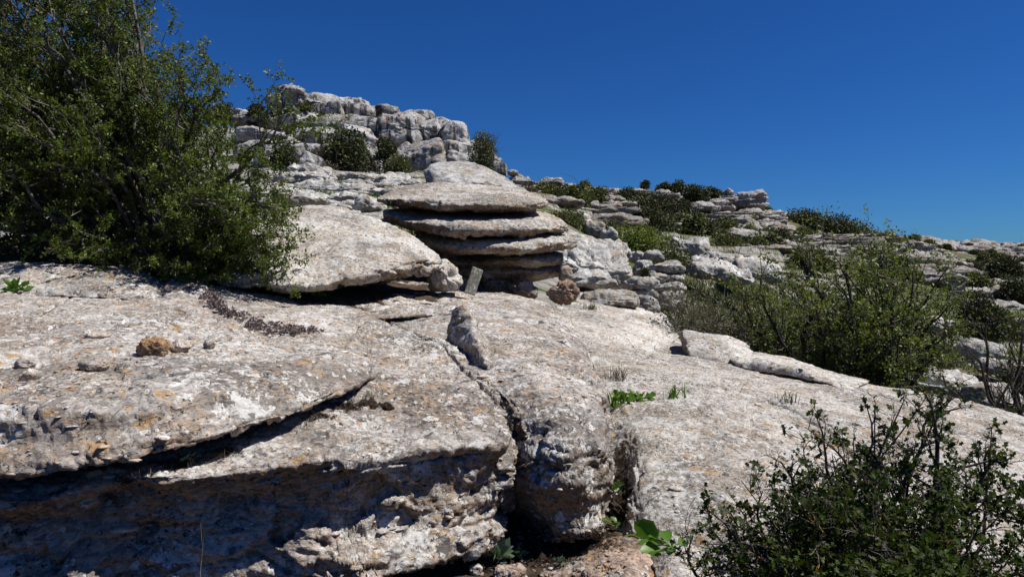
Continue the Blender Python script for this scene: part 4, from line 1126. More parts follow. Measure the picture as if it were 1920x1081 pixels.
# ------------------------------------------------------------------ layered ridge
RG = 'layered crags of the far ridge'
rows = [
 (950, 326, 1004, 352, 62, 'dark flat bedded crag on the left end of the ridge skyline', dict(pw=5, layers=9, groove=.18)),
 (952, 317, 972, 328, 62, 'small knob on the left end of the ridge skyline', dict(pw=2.6)),
 (1002, 332, 1054, 356, 64, 'pale bedded crag right of the dark flat bedded one', dict(pw=4.5, layers=6, groove=.14)),
 (960, 350, 1030, 372, 56, 'broken beds below the left end of the ridge skyline', dict(pw=4, layers=6, groove=.14)),
 (1048, 345, 1098, 374, 66, 'stepped crag sloping right of the pale bedded crag', dict(pw=4, layers=7, groove=.15, tilt=(0, .1))),
 (1060, 368, 1108, 392, 60, 'grey beds below the stepped sloping crag', dict(pw=4, layers=6, groove=.14)),
 (1126, 366, 1172, 392, 70, 'dark rounded layered crag between two dark bushes', dict(pw=3, layers=7, groove=.14)),
 (1128, 388, 1164, 408, 66, 'lower beds of the crag between two dark bushes', dict(pw=4, layers=5, groove=.15)),
 (1140, 352, 1165, 366, 84, 'pale knob on the skyline left of the oak row', dict(pw=3)),
 (1165, 352, 1235, 368, 86, 'flat pale crag on the skyline below the lone small tree', dict(pw=4.5, layers=4, groove=.12)),
 (1228, 355, 1275, 374, 84, 'pale bedded crag on the skyline among the oaks', dict(pw=4.5, layers=5, groove=.12)),
 (1352, 353, 1385, 386, 84, 'slim leaning pile of beds left of the square crag', dict(pw=3.4, layers=8, groove=.2)),
 (1383, 357, 1438, 392, 82, 'square layered crag jutting over the right end of the ridge', dict(pw=5, layers=7, groove=.13)),
 (1336, 372, 1382, 396, 80, 'blocky beds left below the square crag', dict(pw=4, layers=6, groove=.15)),
 (1300, 378, 1350, 398, 78, 'pale beds right of the big holm bushes', dict(pw=4, layers=5, groove=.15)),
 (1250, 398, 1300, 416, 70, 'pale wedge of rock below the big holm bushes', dict(pw=2.8, layers=3)),
 (1370, 390, 1440, 408, 78, 'low reddish beds under the square crag', dict(pw=4, layers=4, groove=.14)),
 (1250, 408, 1360, 424, 66, 'long low ledge above the round dark bush', dict(pw=5, layers=4, groove=.14)),
 (1345, 404, 1455, 432, 68, 'wide stepped ledges right of the round dark bush', dict(pw=5, layers=7, groove=.2)),
 (1395, 415, 1490, 445, 64, 'wide stepped ledges left of the dark ridge thicket', dict(pw=5, layers=7, groove=.2)),
 (1345, 428, 1440, 455, 58, 'stepped ledges low on the ridge, below right of the round dark bush', dict(pw=5, layers=7, groove=.2)),
 (1400, 450, 1520, 482, 50, 'long grey ledges above the green hawthorn', dict(pw=5, layers=6, groove=.2)),
 (1470, 466, 1640, 500, 52, 'longest grey ledge behind the top of the green hawthorn', dict(pw=5, layers=5, groove=.15)),
 (1630, 450, 1700, 470, 74, 'beds rising right of the dark ridge thicket', dict(pw=4.5, layers=5, groove=.15)),
 (1690, 452, 1760, 480, 76, 'grey beds on the middle of the right skyline', dict(pw=4.5, layers=5, groove=.15)),
 (1600, 470, 1720, 500, 60, 'grey ledge just over the right half of the hawthorn', dict(pw=5, layers=4, groove=.15)),
 (1700, 474, 1812, 505, 62, 'dark undercut crag above the right end of the hawthorn', dict(pw=5, layers=4, groove=.2)),
 (1735, 495, 1805, 520, 58, 'brownish shaded block under the undercut crag', dict(pw=4, layers=3, groove=.1)),
 (1790, 520, 1880, 540, 50, 'pinkish rubble ledge right of the hawthorn', dict(pw=4.5, layers=3, groove=.15)),
 (1790, 540, 1860, 566, 44, 'flat grey ledge below the pinkish rubble ledge', dict(pw=4.5, layers=4, groove=.15)),
 (1732, 441, 1752, 450, 190, 'tiny dark knob on the far right skyline', dict(pw=3)),
 (1826, 448, 1868, 462, 200, 'broad dark knob on the far right skyline', dict(pw=3, layers=3)),
 (1875, 594, 1930, 612, 30, 'low pale stones at the right edge among the bushes', dict(pw=3)),
 (1820, 640, 1890, 690, 20, 'pale rock in the valley right of the hawthorn', dict(pw=2.6)),
 (1870, 680, 1940, 710, 17, 'pale rock at the right edge of the valley', dict(pw=2.6)),
 (1650, 690, 1760, 730, 14, 'pale slab glimpsed below the right half of the hawthorn', dict(pw=2.8)),
 (1740, 700, 1850, 745, 12, 'grey slab in the hollow behind the rim of the pebbly slab', dict(pw=2.8)),
 (1850, 730, 1935, 775, 10.5, 'pale slab at the right edge behind the thorny branches', dict(pw=2.8)),
 (1740, 600, 1800, 630, 24, 'pale stone patch seen through the right side of the hawthorn', dict(pw=2.6)),
]
for k, (x0, y0, x1, y1, Y, lab, kw) in enumerate(rows):
    far = Y > 28
    kw = dict(kw)
    bx('layered_crag' if 'layers' in kw else 'rounded_rock', x0, y0, x1, y1, Y, 'ridge' if far else 'mid', lab, seed=230+k, group=RG if far else 'pale rocks in the hollow on the right', ryf=1.4, **kw)
# long stepped ledges under the square crag
rg = np.random.RandomState(31)
for k in range(26):
    f = k/25; py = 400+88*f; Y = 78-30*f
    for side in range(2):
        x0 = 1330+rg.uniform(-20, 60)+side*rg.uniform(50, 80)*(1+1.6*(py > 442)); wd_ = rg.uniform(50, 110)*(1+.8*(py > 442))
        bx('ledge', x0, py-rg.uniform(2.4, 3.6), min(x0+wd_, 1475 if py < 442 else 1700), py+rg.uniform(2.2, 3.4), Y+rg.uniform(-1, 1), 'ridge', 'one of the long flat grey ledges stepping down the right end of the ridge', seed=800+2*k+side, group='long ledges stepping down the ridge', pw=7, rough_=.16, ry=2.2, n=26)
for k in range(44):
    px = rg.uniform(1600, 1930) if k < 32 else rg.uniform(1090, 1330)
    py = rg.uniform(456, 560) if k < 32 else rg.uniform(402, 450)
    Y = (80-40*(py-456)/104) if k < 32 else (72-30*(py-402)/48)
    p_ = W3(px, py, Y); z = gz(p_[0], Y); wd_ = rg.uniform(1.6, 4.2)
    boulder('ledge', p_[0], Y, z+.05, wd_, 1.8, rg.uniform(.16, .32), M['ridge'], 'one of the dark edged grey ledges crossing the scrubby far slopes', 'rock', 'grey ledges crossing the far slopes', pw=7, rough_=.16, seed=950+k, n=24)
# stones and steps on the slope between the outcrop and the discs
spots = [(rg.uniform(440, 790), rg.uniform(338, 392)) for _ in range(75)]
for k, (px, py) in enumerate(spots):
    Y = 11.5*math.exp((392-py)/54*.72)
    p_ = W3(px, py, Y); z = gz(p_[0], Y); s_ = rg.uniform(.10, .42)*(Y/14)
    boulder('slope_stone', p_[0], Y, z+.05*s_, s_*rg.uniform(.9, 2.0), s_*rg.uniform(.8, 1.2), s_*rg.uniform(.25, .5), M['mid'], 'one of the small grey stones bedded in the slope below the outcrop', 'rock', 'small stones bedded in the slope below the outcrop', pw=3.6, rough_=.2, layers=rg.randint(0, 3), seed=860+k)
# loose blocks scattered over the ridge and slope
rg = np.random.RandomState(5)
n = 0
while n < 60:
    px = rg.uniform(960, 1930); Y = math.exp(rg.uniform(math.log(34), math.log(110)))
    x = (px-960)/FPX*Y; z = gz(x, Y)
    s = rg.uniform(.35, 1.3)*(Y/60)**.4
    boulder('ridge_boulder', x, Y, z+.12*s, s*rg.uniform(.8, 2.2), s*rg.uniform(.8, 1.4), s*rg.uniform(.25, .5), M['ridge'], 'one of the weathered grey blocks strewn over the far ridge slope', 'rock', 'blocks strewn over the far ridge slope', pw=5, layers=rg.randint(2, 5), groove=.2, seed=400+n, n=16)
    n += 1
# distant rubble slope on the right: nobody could count it
def rubble():
    rg = np.random.RandomState(9)
    D, F = cube_sphere(2)
    Vs, Fs = [], []
    for k in range(6500):
        px = rg.uniform(1620, 2200); Y = rg.uniform(120, 232)
        x = (px-960)/FPX*Y; s = rg.uniform(.25, .7)*(1+1.5*rg.rand()**4)
        d = D/(np.sum(np.abs(D)**3.4, axis=1)**(1/3.4))[:, None]
        P = d*np.array([s*rg.uniform(.8, 1.6), s, s*rg.uniform(.5, 1.0)])
        P = P*(1+.3*rg.normal(size=(len(P), 1)).clip(-1, 1))
        Vs.append(P+np.array([x, Y, gz(x, Y)+.2*s])); Fs.append(F+k*len(D))
    o = mesh_obj('rubble', np.concatenate(Vs), np.concatenate(Fs), M['ridge'], smooth=False)
    tag(o, 'grey rubble covering the farthest slope at right', 'rubble', kind='stuff')
rubble()
# ------------------------------------------------------------------ big hawthorn at the left
def targets_px(lst): return [W3(*q) for q in lst]
rg = np.random.RandomState(3)
root = np.array([-3.6, 7.3, CAMZ-.05])
edge = [(420, 140, 6.3), (300, 80, 6.2), (350, 175, 6.5), (200, 15, 6.5), (245, -60, 6.7), (120, -120, 6.8), (-20, -200, 7), (-200, -250, 7.2), (410, 215, 6.6),
        (540, 225, 6.2), (520, 262, 6.3), (560, 470, 6.0), (530, 400, 6.1), (530, 500, 6.05), (440, 400, 5.9), (400, 330, 6.0), (380, 470, 5.9), (300, 500, 5.9), (180, 470, 5.9), (60, 460, 6.0), (-100, 450, 6.0)]
tg = targets_px(edge)
poly = [(-300, 40), (100, 20), (220, 60), (330, 190), (420, 260), (480, 340), (505, 430), (500, 505), (-300, 490)]
def inpoly(x, y, p):
    c = False
    for i in range(len(p)):
        x1, y1 = p[i]; x2, y2 = p[i-1]
        if (y1 > y) != (y2 > y) and x < (x2-x1)*(y-y1)/(y2-y1)+x1: c = not c
    return c
while len(tg) < 150:
    px, py, Y = rg.uniform(-280, 520), rg.uniform(-150, 500), rg.uniform(5.8, 8.2)
    if inpoly(px, py, poly) or (py < 40 and px < 180): tg.append(W3(px, py, Y))
tg += [W3(px, py, 6.0+.5*rg.rand()) for px, py in ((480, 380), (510, 430), (480, 460), (520, 480), (450, 500), (500, 520), (430, 440), (460, 410), (400, 510), (350, 520), (545, 440), (490, 410), (300, 440), (340, 400), (380, 360), (420, 390), (360, 460), (330, 500), (280, 480), (410, 470), (440, 500), (450, 450), (380, 500), (240, 430), (260, 500), (200, 490))]
def above(b): return b[2] > gz0(b[0], b[1])+.03
shrub('hawthorn_tree', 'huge dense green hawthorn filling the left side', root, tg, 'tree', seed=5, r0=.030, sub=(11, 9), sublen=(.36, .45), leaf=.027, per=.046, nl=7, mats=('twig', 'leafA'), lift=.15, droop=.2, inside=above, spray=.013, rootspread=.25, start=.35, leafprob=.93)

# ------------------------------------------------------------------ green hawthorn in the middle distance, right
root = W3(1600, 720, 9.6); root[2] = gz(root[0], root[1])-.05
edge = [(1425, 480, 9.4), (1480, 455, 9.4), (1540, 450, 9.5), (1600, 415, 9.4), (1660, 450, 9.6), (1720, 470, 9.6), (1780, 500, 9.5), (1800, 560, 9.5), (1790, 620, 9.4), (1400, 540, 9.3), (1420, 600, 9.2), (1450, 650, 9.0), (1700, 560, 8.8), (1640, 520, 8.9), (1560, 520, 8.9), (1500, 560, 8.8), (1520, 620, 8.8), (1620, 620, 8.7), (1700, 640, 8.9), (1750, 680, 9.1), (1500, 690, 9.0), (1580, 660, 8.8), (1660, 680, 8.8)]
tg = targets_px(edge)
rg = np.random.RandomState(8)
while len(tg) < 46:
    a = rg.rand()*2*PI; r = rg.rand()**.5
    tg.append(W3(1605+190*r*math.cos(a), 575+115*r*math.sin(a), rg.uniform(9.2, 11.2)))
shrub('hawthorn_tree', 'spreading fresh green hawthorn with dark crooked limbs in the hollow at right', root, tg, 'tree', seed=12, r0=.045, sub=(12, 9), sublen=(.34, .45), leaf=.044, per=.065, nl=3, mats=('darkbark', 'leafB'), twigmat='bark', lift=.1, inside=above, spray=.03, rootspread=.2, start=.4, leafprob=.85)

# left wing: bare grey thicket
root = W3(1340, 690, 10.2); root[2] = gz(root[0], root[1])-.05
tg = targets_px([(1240, 600, 10), (1250, 560, 10.3), (1285, 520, 10.4), (1320, 500, 10.3), (1360, 520, 10.2), (1400, 540, 10.1), (1220, 610, 9.6), (1300, 590, 9.5), (1350, 600, 9.5), (1400, 610, 9.4), (1430, 640, 9.6), (1290, 560, 10.8), (1380, 570, 10.8), (1260, 630, 9.3), (1330, 640, 9.2), (1400, 660, 9.2)])
shrub('bare_thicket', 'tangled grey brown thicket with few leaves left of the green hawthorn', root, tg, 'bush', seed=14, r0=.028, sub=(12, 10), sublen=(.42, .5), leaf=.04, per=.10, nl=2, mats=('bark', 'leafG'), twigmat='bark', inside=above, spray=.03, rootspread=.35, leafprob=.6)
# right wing: leggy shrub at the right edge
root = W3(1880, 790, 7.0); root[2] = gz(root[0], root[1])-.05
tg = targets_px([(1790, 620, 7.0), (1840, 580, 7.2), (1900, 600, 7), (1950, 620, 7), (1810, 680, 6.8), (1870, 660, 6.7), (1930, 690, 6.8), (1850, 720, 6.6), (1980, 560, 7.2), (1760, 700, 6.9), (1990, 680, 7)])
shrub('leggy_shrub', 'open leggy shrub with thin bare stems at the right edge', root, tg, 'bush', seed=16, r0=.028, sub=(5, 5), sublen=(.42, .45), leaf=.03, per=.11, nl=2, mats=('darkbark', 'leafA'), inside=above, spray=.02, leafprob=.55, rootspread=.12)

# ------------------------------------------------------------------ thorny bush at the front right
root = np.array([1.42, 2.62, CAMZ-1.42])
tg = targets_px([(1800, 735, 2.6), (1690, 725, 2.5), (1740, 740, 2.5), (1620, 745, 2.45), (1320, 950, 2.3), (1390, 900, 2.3), (1450, 860, 2.35), (1300, 1000, 2.25), (1510, 800, 2.4), (1530, 780, 2.45), (1560, 850, 2.35), (1500, 870, 2.4), (1700, 740, 2.5), (1640, 760, 2.6), (1790, 745, 2.55), (1845, 845, 2.5), (1760, 900, 2.3), (1860, 800, 2.7), (1330, 985, 2.3), (1370, 960, 2.25), (1430, 920, 2.25), (1480, 960, 2.1), (1560, 950, 2.05), (1660, 900, 2.15), (1900, 870, 2.4), (1960, 900, 2.4), (1940, 960, 2.2), (1850, 960, 2.05), (1760, 1000, 1.95), (1640, 1010, 1.95), (1520, 1040, 1.95), (1400, 1030, 2.1), (1320, 1020, 2.25), (1700, 850, 2.45), (1600, 820, 2.5), (1980, 1020, 2.1), (1880, 1060, 1.95)])
shrub('thorny_bush', 'thorny dark bush with orange lichened branches at the front right corner', root, tg, 'bush', seed=21, r0=.021, sub=(17, 10), sublen=(.25, .42), leaf=.024, per=.032, nl=3, tpl=L_LOBED, mats=('barkL', 'leafC'), inside=lambda b: b[2] > CAMZ-1.6 and (b[2] < CAMZ-.44), spray=.008, thorn=.032, leafprob=.20, rootspread=.16, wob=.05, sides=(6, 5, 4), lift=.03, angular=.85)
tg = targets_px([(1450, 1000, 2.15), (1560, 1000, 2.1), (1680, 960, 2.2), (1780, 960, 2.2), (1880, 920, 2.35), (1960, 950, 2.3), (1600, 1060, 1.95), (1720, 1060, 1.9), (1840, 1040, 1.95), (1500, 1080, 2.0), (1940, 1060, 2.0), (1700, 900, 2.4), (1650, 860, 2.45), (1400, 1060, 2.1), (1800, 1100, 1.9), (2000, 1000, 2.2), (1740, 880, 2.4), (1590, 930, 2.2)])
shrub('leafy_bush', 'low dense leafy mass growing under the thorny branches at the front right', np.array([1.35, 2.45, CAMZ-1.45]), tg, 'bush', seed=23, r0=.012, sub=(12, 9), sublen=(.36, .44), leaf=.020, per=.024, nl=4, tpl=L_LOBED, mats=('twig', 'leafC'), inside=lambda b: b[2] > CAMZ-1.6, spray=.010, thorn=.015, leafprob=.85, rootspread=.3, wob=.09, sides=(5, 4, 3), lift=.15)

# ------------------------------------------------------------------ shrubs on the slopes
rows = [
 (600, 252, 690, 335, 27, 'dark holm bush in front of the fluted outcrop wall', dict(leaf=.11, lobes=8, dens=1.1)),
 (705, 262, 745, 335, 27.5, 'narrow dark bush in the cleft left of the cubic boulder', dict(leaf=.10, lobes=6)),
 (715, 295, 775, 345, 25, 'grey broom clump at the foot of the cubic boulder', dict(leaf=.07, mats=('bark', 'leafG'), lobes=6, dens=.7)),
 (500, 278, 552, 334, 23, 'small green bush between pale boulders right of the hawthorn', dict(leaf=.09, lobes=6)),
 (560, 284, 640, 335, 26.5, 'grey twiggy bush at the left foot of the dark holm bush', dict(leaf=.06, mats=('bark', 'leafD'), lobes=7, dens=.6)),
 (380, 188, 430, 230, 33, 'dark bush on the skyline behind the hawthorn', dict(leaf=.12, lobes=6)),
 (468, 190, 502, 212, 34, 'small skyline bush left of the highest knob', dict(leaf=.1, lobes=5)),
 (555, 188, 588, 204, 33, 'little green tuft between the knob and the streaked top block', dict(leaf=.09, lobes=4)),
 (878, 256, 930, 324, 28, 'thorny skyline shrub at the right shoulder of the outcrop', dict(leaf=.06, mats=('darkbark', 'leafG'), lobes=7, dens=.55, stems=16)),
 (1018, 350, 1062, 402, 44, 'greyish green broom below the ridge skyline', dict(leaf=.10, mats=('bark', 'leafG'), lobes=6)),
 (965, 350, 1010, 372, 46, 'low dry broom right of the whitish wedge boulder', dict(leaf=.10, mats=('bark', 'leafD'), lobes=6)),
 (1030, 388, 1098, 442, 24, 'yellow green broom beside the right tips of the discs', dict(leaf=.07, mats=('bark', 'leafG'), lobes=9, dens=.9)),
 (1098, 350, 1142, 374, 74, 'round dark bush on the skyline left of the pale knob', dict(leaf=.2, lobes=6)),
 (1088, 376, 1112, 392, 66, 'tiny dark bush on the slope under the skyline', dict(leaf=.18, lobes=4)),
 (1112, 378, 1140, 392, 62, 'small green bush beside the tiny dark one on the slope', dict(leaf=.16, lobes=4)),
 (1200, 341, 1222, 354, 92, 'lone small tree on the skyline with sky under its crown', dict(leaf=.2, lobes=4)),
 (1231, 343, 1258, 358, 90, 'first oak of the skyline row, small and round', dict(leaf=.22, lobes=5)),
 (1257, 341, 1292, 362, 90, 'second oak of the skyline row, tallest', dict(leaf=.22, lobes=6)),
 (1280, 348, 1330, 376, 86, 'third oak of the skyline row, widest and darkest', dict(leaf=.22, lobes=7)),
 (1322, 352, 1355, 370, 88, 'last low oak of the skyline row by the leaning pile', dict(leaf=.22, lobes=5)),
 (1158, 352, 1200, 380, 80, 'dark bush under the lone small tree', dict(leaf=.2, lobes=6)),
 (1188, 362, 1270, 412, 68, 'biggest dark holm bush on the ridge slope', dict(leaf=.2, lobes=10)),
 (1258, 374, 1306, 404, 68, 'dark bush at the right side of the biggest holm bush', dict(leaf=.2, lobes=6)),
 (1145, 382, 1195, 412, 60, 'brownish bush left of the biggest holm bush', dict(leaf=.16, mats=('bark', 'leafD'), lobes=6)),
 (1180, 398, 1270, 458, 42, 'dark grey green bush below the biggest holm bush', dict(leaf=.14, lobes=9)),
 (1262, 410, 1356, 456, 56, 'wide round dark bush under the long low ledge', dict(leaf=.17, lobes=9)),
 (1110, 416, 1180, 452, 26, 'twiggy broom above the smooth grey dome', dict(leaf=.08, mats=('bark', 'leafG'), lobes=7, dens=.7)),
 (1150, 428, 1250, 480, 24, 'bright green bramble above the grey pancake piles', dict(leaf=.09, mats=('bark', 'leafB'), lobes=9, dens=.9)),
 (1215, 462, 1300, 512, 20, 'green bramble right behind the two small buns', dict(leaf=.08, mats=('bark', 'leafG'), lobes=8, dens=.9)),
 (1340, 446, 1400, 485, 40, 'green bush between pale slabs above the hawthorn', dict(leaf=.12, mats=('bark', 'leafG'), lobes=6)),
 (1440, 434, 1492, 466, 52, 'dark low bush on the ledges left of the ridge thicket', dict(leaf=.15, lobes=6)),
 (1445, 394, 1560, 440, 84, 'left half of the dark ridge thicket', dict(leaf=.22, lobes=11)),
 (1530, 410, 1642, 450, 82, 'right half of the dark ridge thicket, lower', dict(leaf=.22, lobes=11)),
 (1200, 510, 1222, 545, 12.9, 'small dark juniper between the dome and the pancake pile', dict(leaf=.035, lobes=4)),
 (1855, 490, 1930, 560, 55, 'dark bush at the right edge under the rubble slope', dict(leaf=.17, lobes=8)),
 (1880, 520, 1960, 575, 42, 'reddish brown bush at the right edge', dict(leaf=.14, mats=('bark', 'leafO'), lobes=7)),
 (1808, 488, 1850, 508, 70, 'small bush right of the undercut crag', dict(leaf=.2, lobes=5)),
 (1790, 560, 1890, 640, 22, 'dark bush right of the green hawthorn', dict(leaf=.09, lobes=9)),
 (1840, 590, 1940, 650, 26, 'olive bush at the right edge above the valley rock', dict(leaf=.1, mats=('bark', 'leafG'), lobes=8)),
 (1700, 640, 1800, 690, 16, 'low scrub under the right limbs of the hawthorn', dict(leaf=.06, mats=('bark', 'leafG'), lobes=8)),
 (1890, 690, 1960, 760, 12, 'dark scrub at the right edge beside the pale slab', dict(leaf=.06, lobes=7)),
 (1370, 600, 1470, 680, 13, 'dark undergrowth left below the green hawthorn', dict(leaf=.06, lobes=8)),
 (1480, 620, 1600, 700, 12, 'dark undergrowth in the middle below the green hawthorn', dict(leaf=.06, lobes=9)),
 (1590, 640, 1710, 720, 12, 'dark undergrowth right below the green hawthorn', dict(leaf=.06, lobes=9)),
]
for k, (x0, y0, x1, y1, Y, lab, kw) in enumerate(rows):
    nm = 'oak_tree' if ' oak' in lab or 'small tree' in lab else 'bush'
    farbush_px(nm, lab, x0, y0, x1, y1, Y, cat='tree' if nm == 'oak_tree' else 'bush', seed=700+k, group='shrubs and oaks on the slopes', **kw)
rg = np.random.RandomState(77)
proto = []
for k in range(5):
    o = farbush('bush', 'one of the small dark scrub bushes dotted over the far slopes', 30+3*k, 70, gz(30+3*k, 70)-.05, 2.2, 1.3, 'bush', 'small scrub dotted over the far slopes', seed=900+k, leaf=.18, lobes=4, dens=.8, mats=('darkbark', 'leafO' if k % 2 else 'leafG'), stems=3)
    proto.append(o)
def copy_tree(o):
    c = o.copy(); COL.objects.link(c)
    for ch in [q for q in bpy.data.objects if q.parent == o]:
        d = ch.copy(); COL.objects.link(d); d.parent = c
    return c
kids_of = {}
for k in range(175):
    px = rg.uniform(1000, 1930); Y = math.exp(rg.uniform(math.log(36), math.log(170)))
    if k > 95: px = rg.uniform(1600, 2000); Y = rg.uniform(90, 220)
    x = (px-960)/FPX*Y
    c = copy_tree(proto[k % 5]); c.location = (x, Y, gz(x, Y)-.08); c.rotation_euler = (0, 0, rg.rand()*6.28)
    s = rg.uniform(.5, 1.5); c.scale = (s, s, s*rg.uniform(.7, 1.1))

# dried undergrowth and grass
def blades(name, label, pts, h, mat, cat='grass', seed=0, wdt=.006, n=1, group=None, kind=None, lean=.35):
    rg = np.random.RandomState(seed)
    C = np.repeat(np.asarray(pts), n, 0)+rg.normal(size=(len(pts)*n, 3))*np.array([.02, .02, 0])
    m = len(C); H = h*(.5+.8*rg.rand(m))
    d = rg.normal(size=(m, 2))*lean; W_ = wdt*(.7+.6*rg.rand(m)); a = rg.rand(m)*PI
    sx, sy = np.cos(a)*W_, np.sin(a)*W_
    V = np.zeros((m, 5, 3))
    V[:, 0] = C-np.stack([sx, sy, 0*sx], 1); V[:, 1] = C+np.stack([sx, sy, 0*sx], 1)
    mid = C+np.stack([d[:, 0]*H*.35, d[:, 1]*H*.35, H*.55], 1)
    V[:, 2] = mid+np.stack([sx, sy, 0*sx], 1)*.8; V[:, 3] = mid-np.stack([sx, sy, 0*sx], 1)*.8
    V[:, 4] = C+np.stack([d[:, 0]*H, d[:, 1]*H, H*.95], 1)
    b = (np.arange(m)*5)[:, None]
    o = mesh_obj(name, V.reshape(-1, 3), (b+np.array([[0, 1, 2, 3]]), b+np.array([[3, 2, 4]])), M[mat], smooth=False)
    return tag(o, label, cat, group, kind)
rg = np.random.RandomState(4)
def gpts(px0, px1, Y0, Y1, n, thr=-.05, f=.3):
    out = []
    px = rg.uniform(px0, px1, n); Y = np.exp(rg.uniform(math.log(Y0), math.log(Y1), n)); x = (px-960)/FPX*Y
    P = np.stack([x, Y, ground_z(x, Y)], 1)
    k = fbm(P*f+3, 3) > thr
    return P[k]
blades('grass', 'green grass growing on the slope between the ledge stones', gpts(380, 1000, 11, 34, 26000, .12, .8), .10, 'weed', seed=1, wdt=.012, kind='stuff')
blades('grass', 'rough dry and green grass in the hollow on the right', gpts(1180, 2100, 8, 40, 42000, -.15), .20, 'leafG', seed=2, wdt=.015, kind='stuff')
# ------------------------------------------------------------------ small plants in the cracks
bpy.context.view_layer.update()
dg = bpy.context.evaluated_depsgraph_get()
from mathutils import Vector
def hit(px, py, rock_only=False):
    """point of the rock or ground surface seen at a photo position"""
    d = Vector(W3(px, py, 1.0))-Vector((0, 0, CAMZ)); d.normalize()
    ok, loc, nrm, idx, ob, mt = sc.ray_cast(dg, Vector((0, 0, CAMZ)), d)
    if ok and rock_only and not ob.name.startswith(('limestone', 'pebbly', 'tilted', 'ground')): return None
    return np.array(loc) if ok else None
def ground_below(x, y, z0):
    ok, loc, *_ = sc.ray_cast(dg, Vector((x, y, z0+.3)), Vector((0, 0, -1)))
    return np.array(loc) if ok else None
def seat_px(name, x0, y0, x1, y1, Y, mat, label, **kw):
    h = hit((x0+x1)/2, y1-(y1-y0)*.18); Y = h[1]
    rx = (x1-x0)/2/FPX*Y; rz = (y1-y0)/2/FPX*Y
    kw.pop('ryf', 0)
    return boulder(name, h[0], h[1]+rx*.25, h[2]+rz*.55, rx*1.1, rx*.9, rz*1.05, M[mat], label, n=40, **kw)
seat_px('loose_stone', 258, 632, 309, 672, 3.35, 'brownstone', 'brown rough stone, darkest of those lying on the big slab', seed=41, pw=2.7, rough_=.3, ryf=.8)
seat_px('loose_stone', 316, 634, 354, 664, 3.4, 'palestone', 'pale pointed stone right beside the brown stone on the big slab', seed=42, pw=1.35, rough_=.12, ryf=.8)
seat_px('loose_stone', 381, 632, 403, 657, 3.45, 'palestone', 'small pinkish upright chip right of the two larger loose stones', seed=43, pw=1.6, rough_=.12)
seat_px('loose_stone', 148, 668, 198, 700, 3.0, 'palestone', 'flat pinkish grey stone left of and below the brown stone', seed=44, pw=1.8, rough_=.12)
seat_px('loose_stone', 28, 668, 62, 694, 3.0, 'palestone', 'light flat stone near the left edge of the big slab', seed=45, pw=1.8, rough_=.1)
seat_px('loose_stone', 40, 690, 64, 718, 2.85, 'palestone', 'narrow pale chip below the light flat stone at the left edge', seed=46, pw=4, rough_=.1, tilt=(0, .5))
seat_px('loose_stone', 156, 620, 202, 636, 3.8, 'palestone', 'thin white flake lying on the big slab above the flat pinkish stone', seed=47, pw=1.7, rough_=.1)
seat_px('loose_stone', 968, 790, 984, 812, 3.2, 'red', 'small orange brown chip stuck in the crack below the fin', seed=48, pw=2.3)
seat_px('loose_stone', 880, 1058, 903, 1078, 2.95, 'palestone', 'tiny pink stone on the dark soil left of the grey herb', seed=49, pw=2.3)
seat_px('loose_stone', 925, 1062, 985, 1100, 2.9, 'red', 'flat ochre stone below the grey herb at the bottom edge', seed=50, pw=2.6)
def rosette(name, label, px, py, r, n, mat, seed, tpl=L_BROAD, cat='plant', group=None, up=.5, stalks=True, at=None):
    rg = np.random.RandomState(seed)
    c = at if at is not None else hit(px, py)
    o = empty(name, tuple(c), label, cat, group)
    C, Dn, sz, lines = [], [], [], []
    for k in range(n):
        a = rg.rand()*2*PI; el = up*(.3+rg.rand())
        d = np.array([math.cos(a)*math.cos(el), math.sin(a)*math.cos(el), math.sin(el)])
        L = r*(.5+.6*rg.rand())
        b = c+d*L*.45; C.append(b); Dn.append(d); sz.append(L*.75)
        lines.append((np.array([c, c+d*L*.25+np.array([0, 0, .01]), b+d*L*.05]), np.array([.0022, .0018, .0012])*max(r/.08, .6)))
    V, F = leaves(np.array(C), np.array(Dn), sz, tpl, rg, .12, .9)
    mesh_obj('leaves', V, F, M[mat], o, smooth=False)
    V, F = tubes(lines, 4); mesh_obj('leaf_stalks', V, F, M[mat], o)
    return o
rosette('dock_plant', 'broad leaved green plant in the soil right of the long ridge nose', 1165, 985, .11, 7, 'weed', 1)
rosette('dock_plant', 'broad leaved green plant beside the ochre rock at the bottom', 1215, 1015, .11, 8, 'weed', 2)
rosette('dock_plant', 'largest broad leaved green plant next to the thorny bush', 1262, 1030, .14, 9, 'weed', 3)
rosette('weed', 'tooth leaved green weed growing up the right flank of the long ridge', 1148, 925, .06, 10, 'weed', 4, L_LOBED, up=1.0)
rosette('weed', 'bright green weed in the hollow between the long ridge and the pebbly slab', 1195, 752, .12, 16, 'weed', 5, L_LOBED, up=.7)
rosette('weed', 'bushy bright green weed just left of the other in the slab hollow', 1165, 757, .10, 14, 'weed', 6, L_LOBED, up=.9)
rosette('grey_herb', 'fine leaved grey green herb on the soil below the front block', 932, 1050, .085, 70, 'grey_herb', 7, L_SMALL, up=1.0)
rosette('grey_herb', 'smaller grey green herb right of the larger one', 968, 1045, .055, 45, 'grey_herb', 8, L_SMALL, up=1.0)
rosette('grey_herb', 'tiny grey herb on the dark soil in front of the blunt nose', 1050, 1058, .035, 26, 'grey_herb', 9, L_SMALL, up=1.0)
rosette('grey_herb', 'pale purple herb tuft rooted in the crack under the big slab', 350, 868, .05, 40, 'grey_herb', 10, L_SMALL, up=1.0)
rosette('weed', 'small green weed on the ledge at the far left', 30, 548, .12, 30, 'weed', 11, L_SMALL, up=.9)
rosette('weed', 'tiny weed at the left tip of the tilted slab', 600, 556, .08, 14, 'weed', 12, L_SMALL, up=1.1)
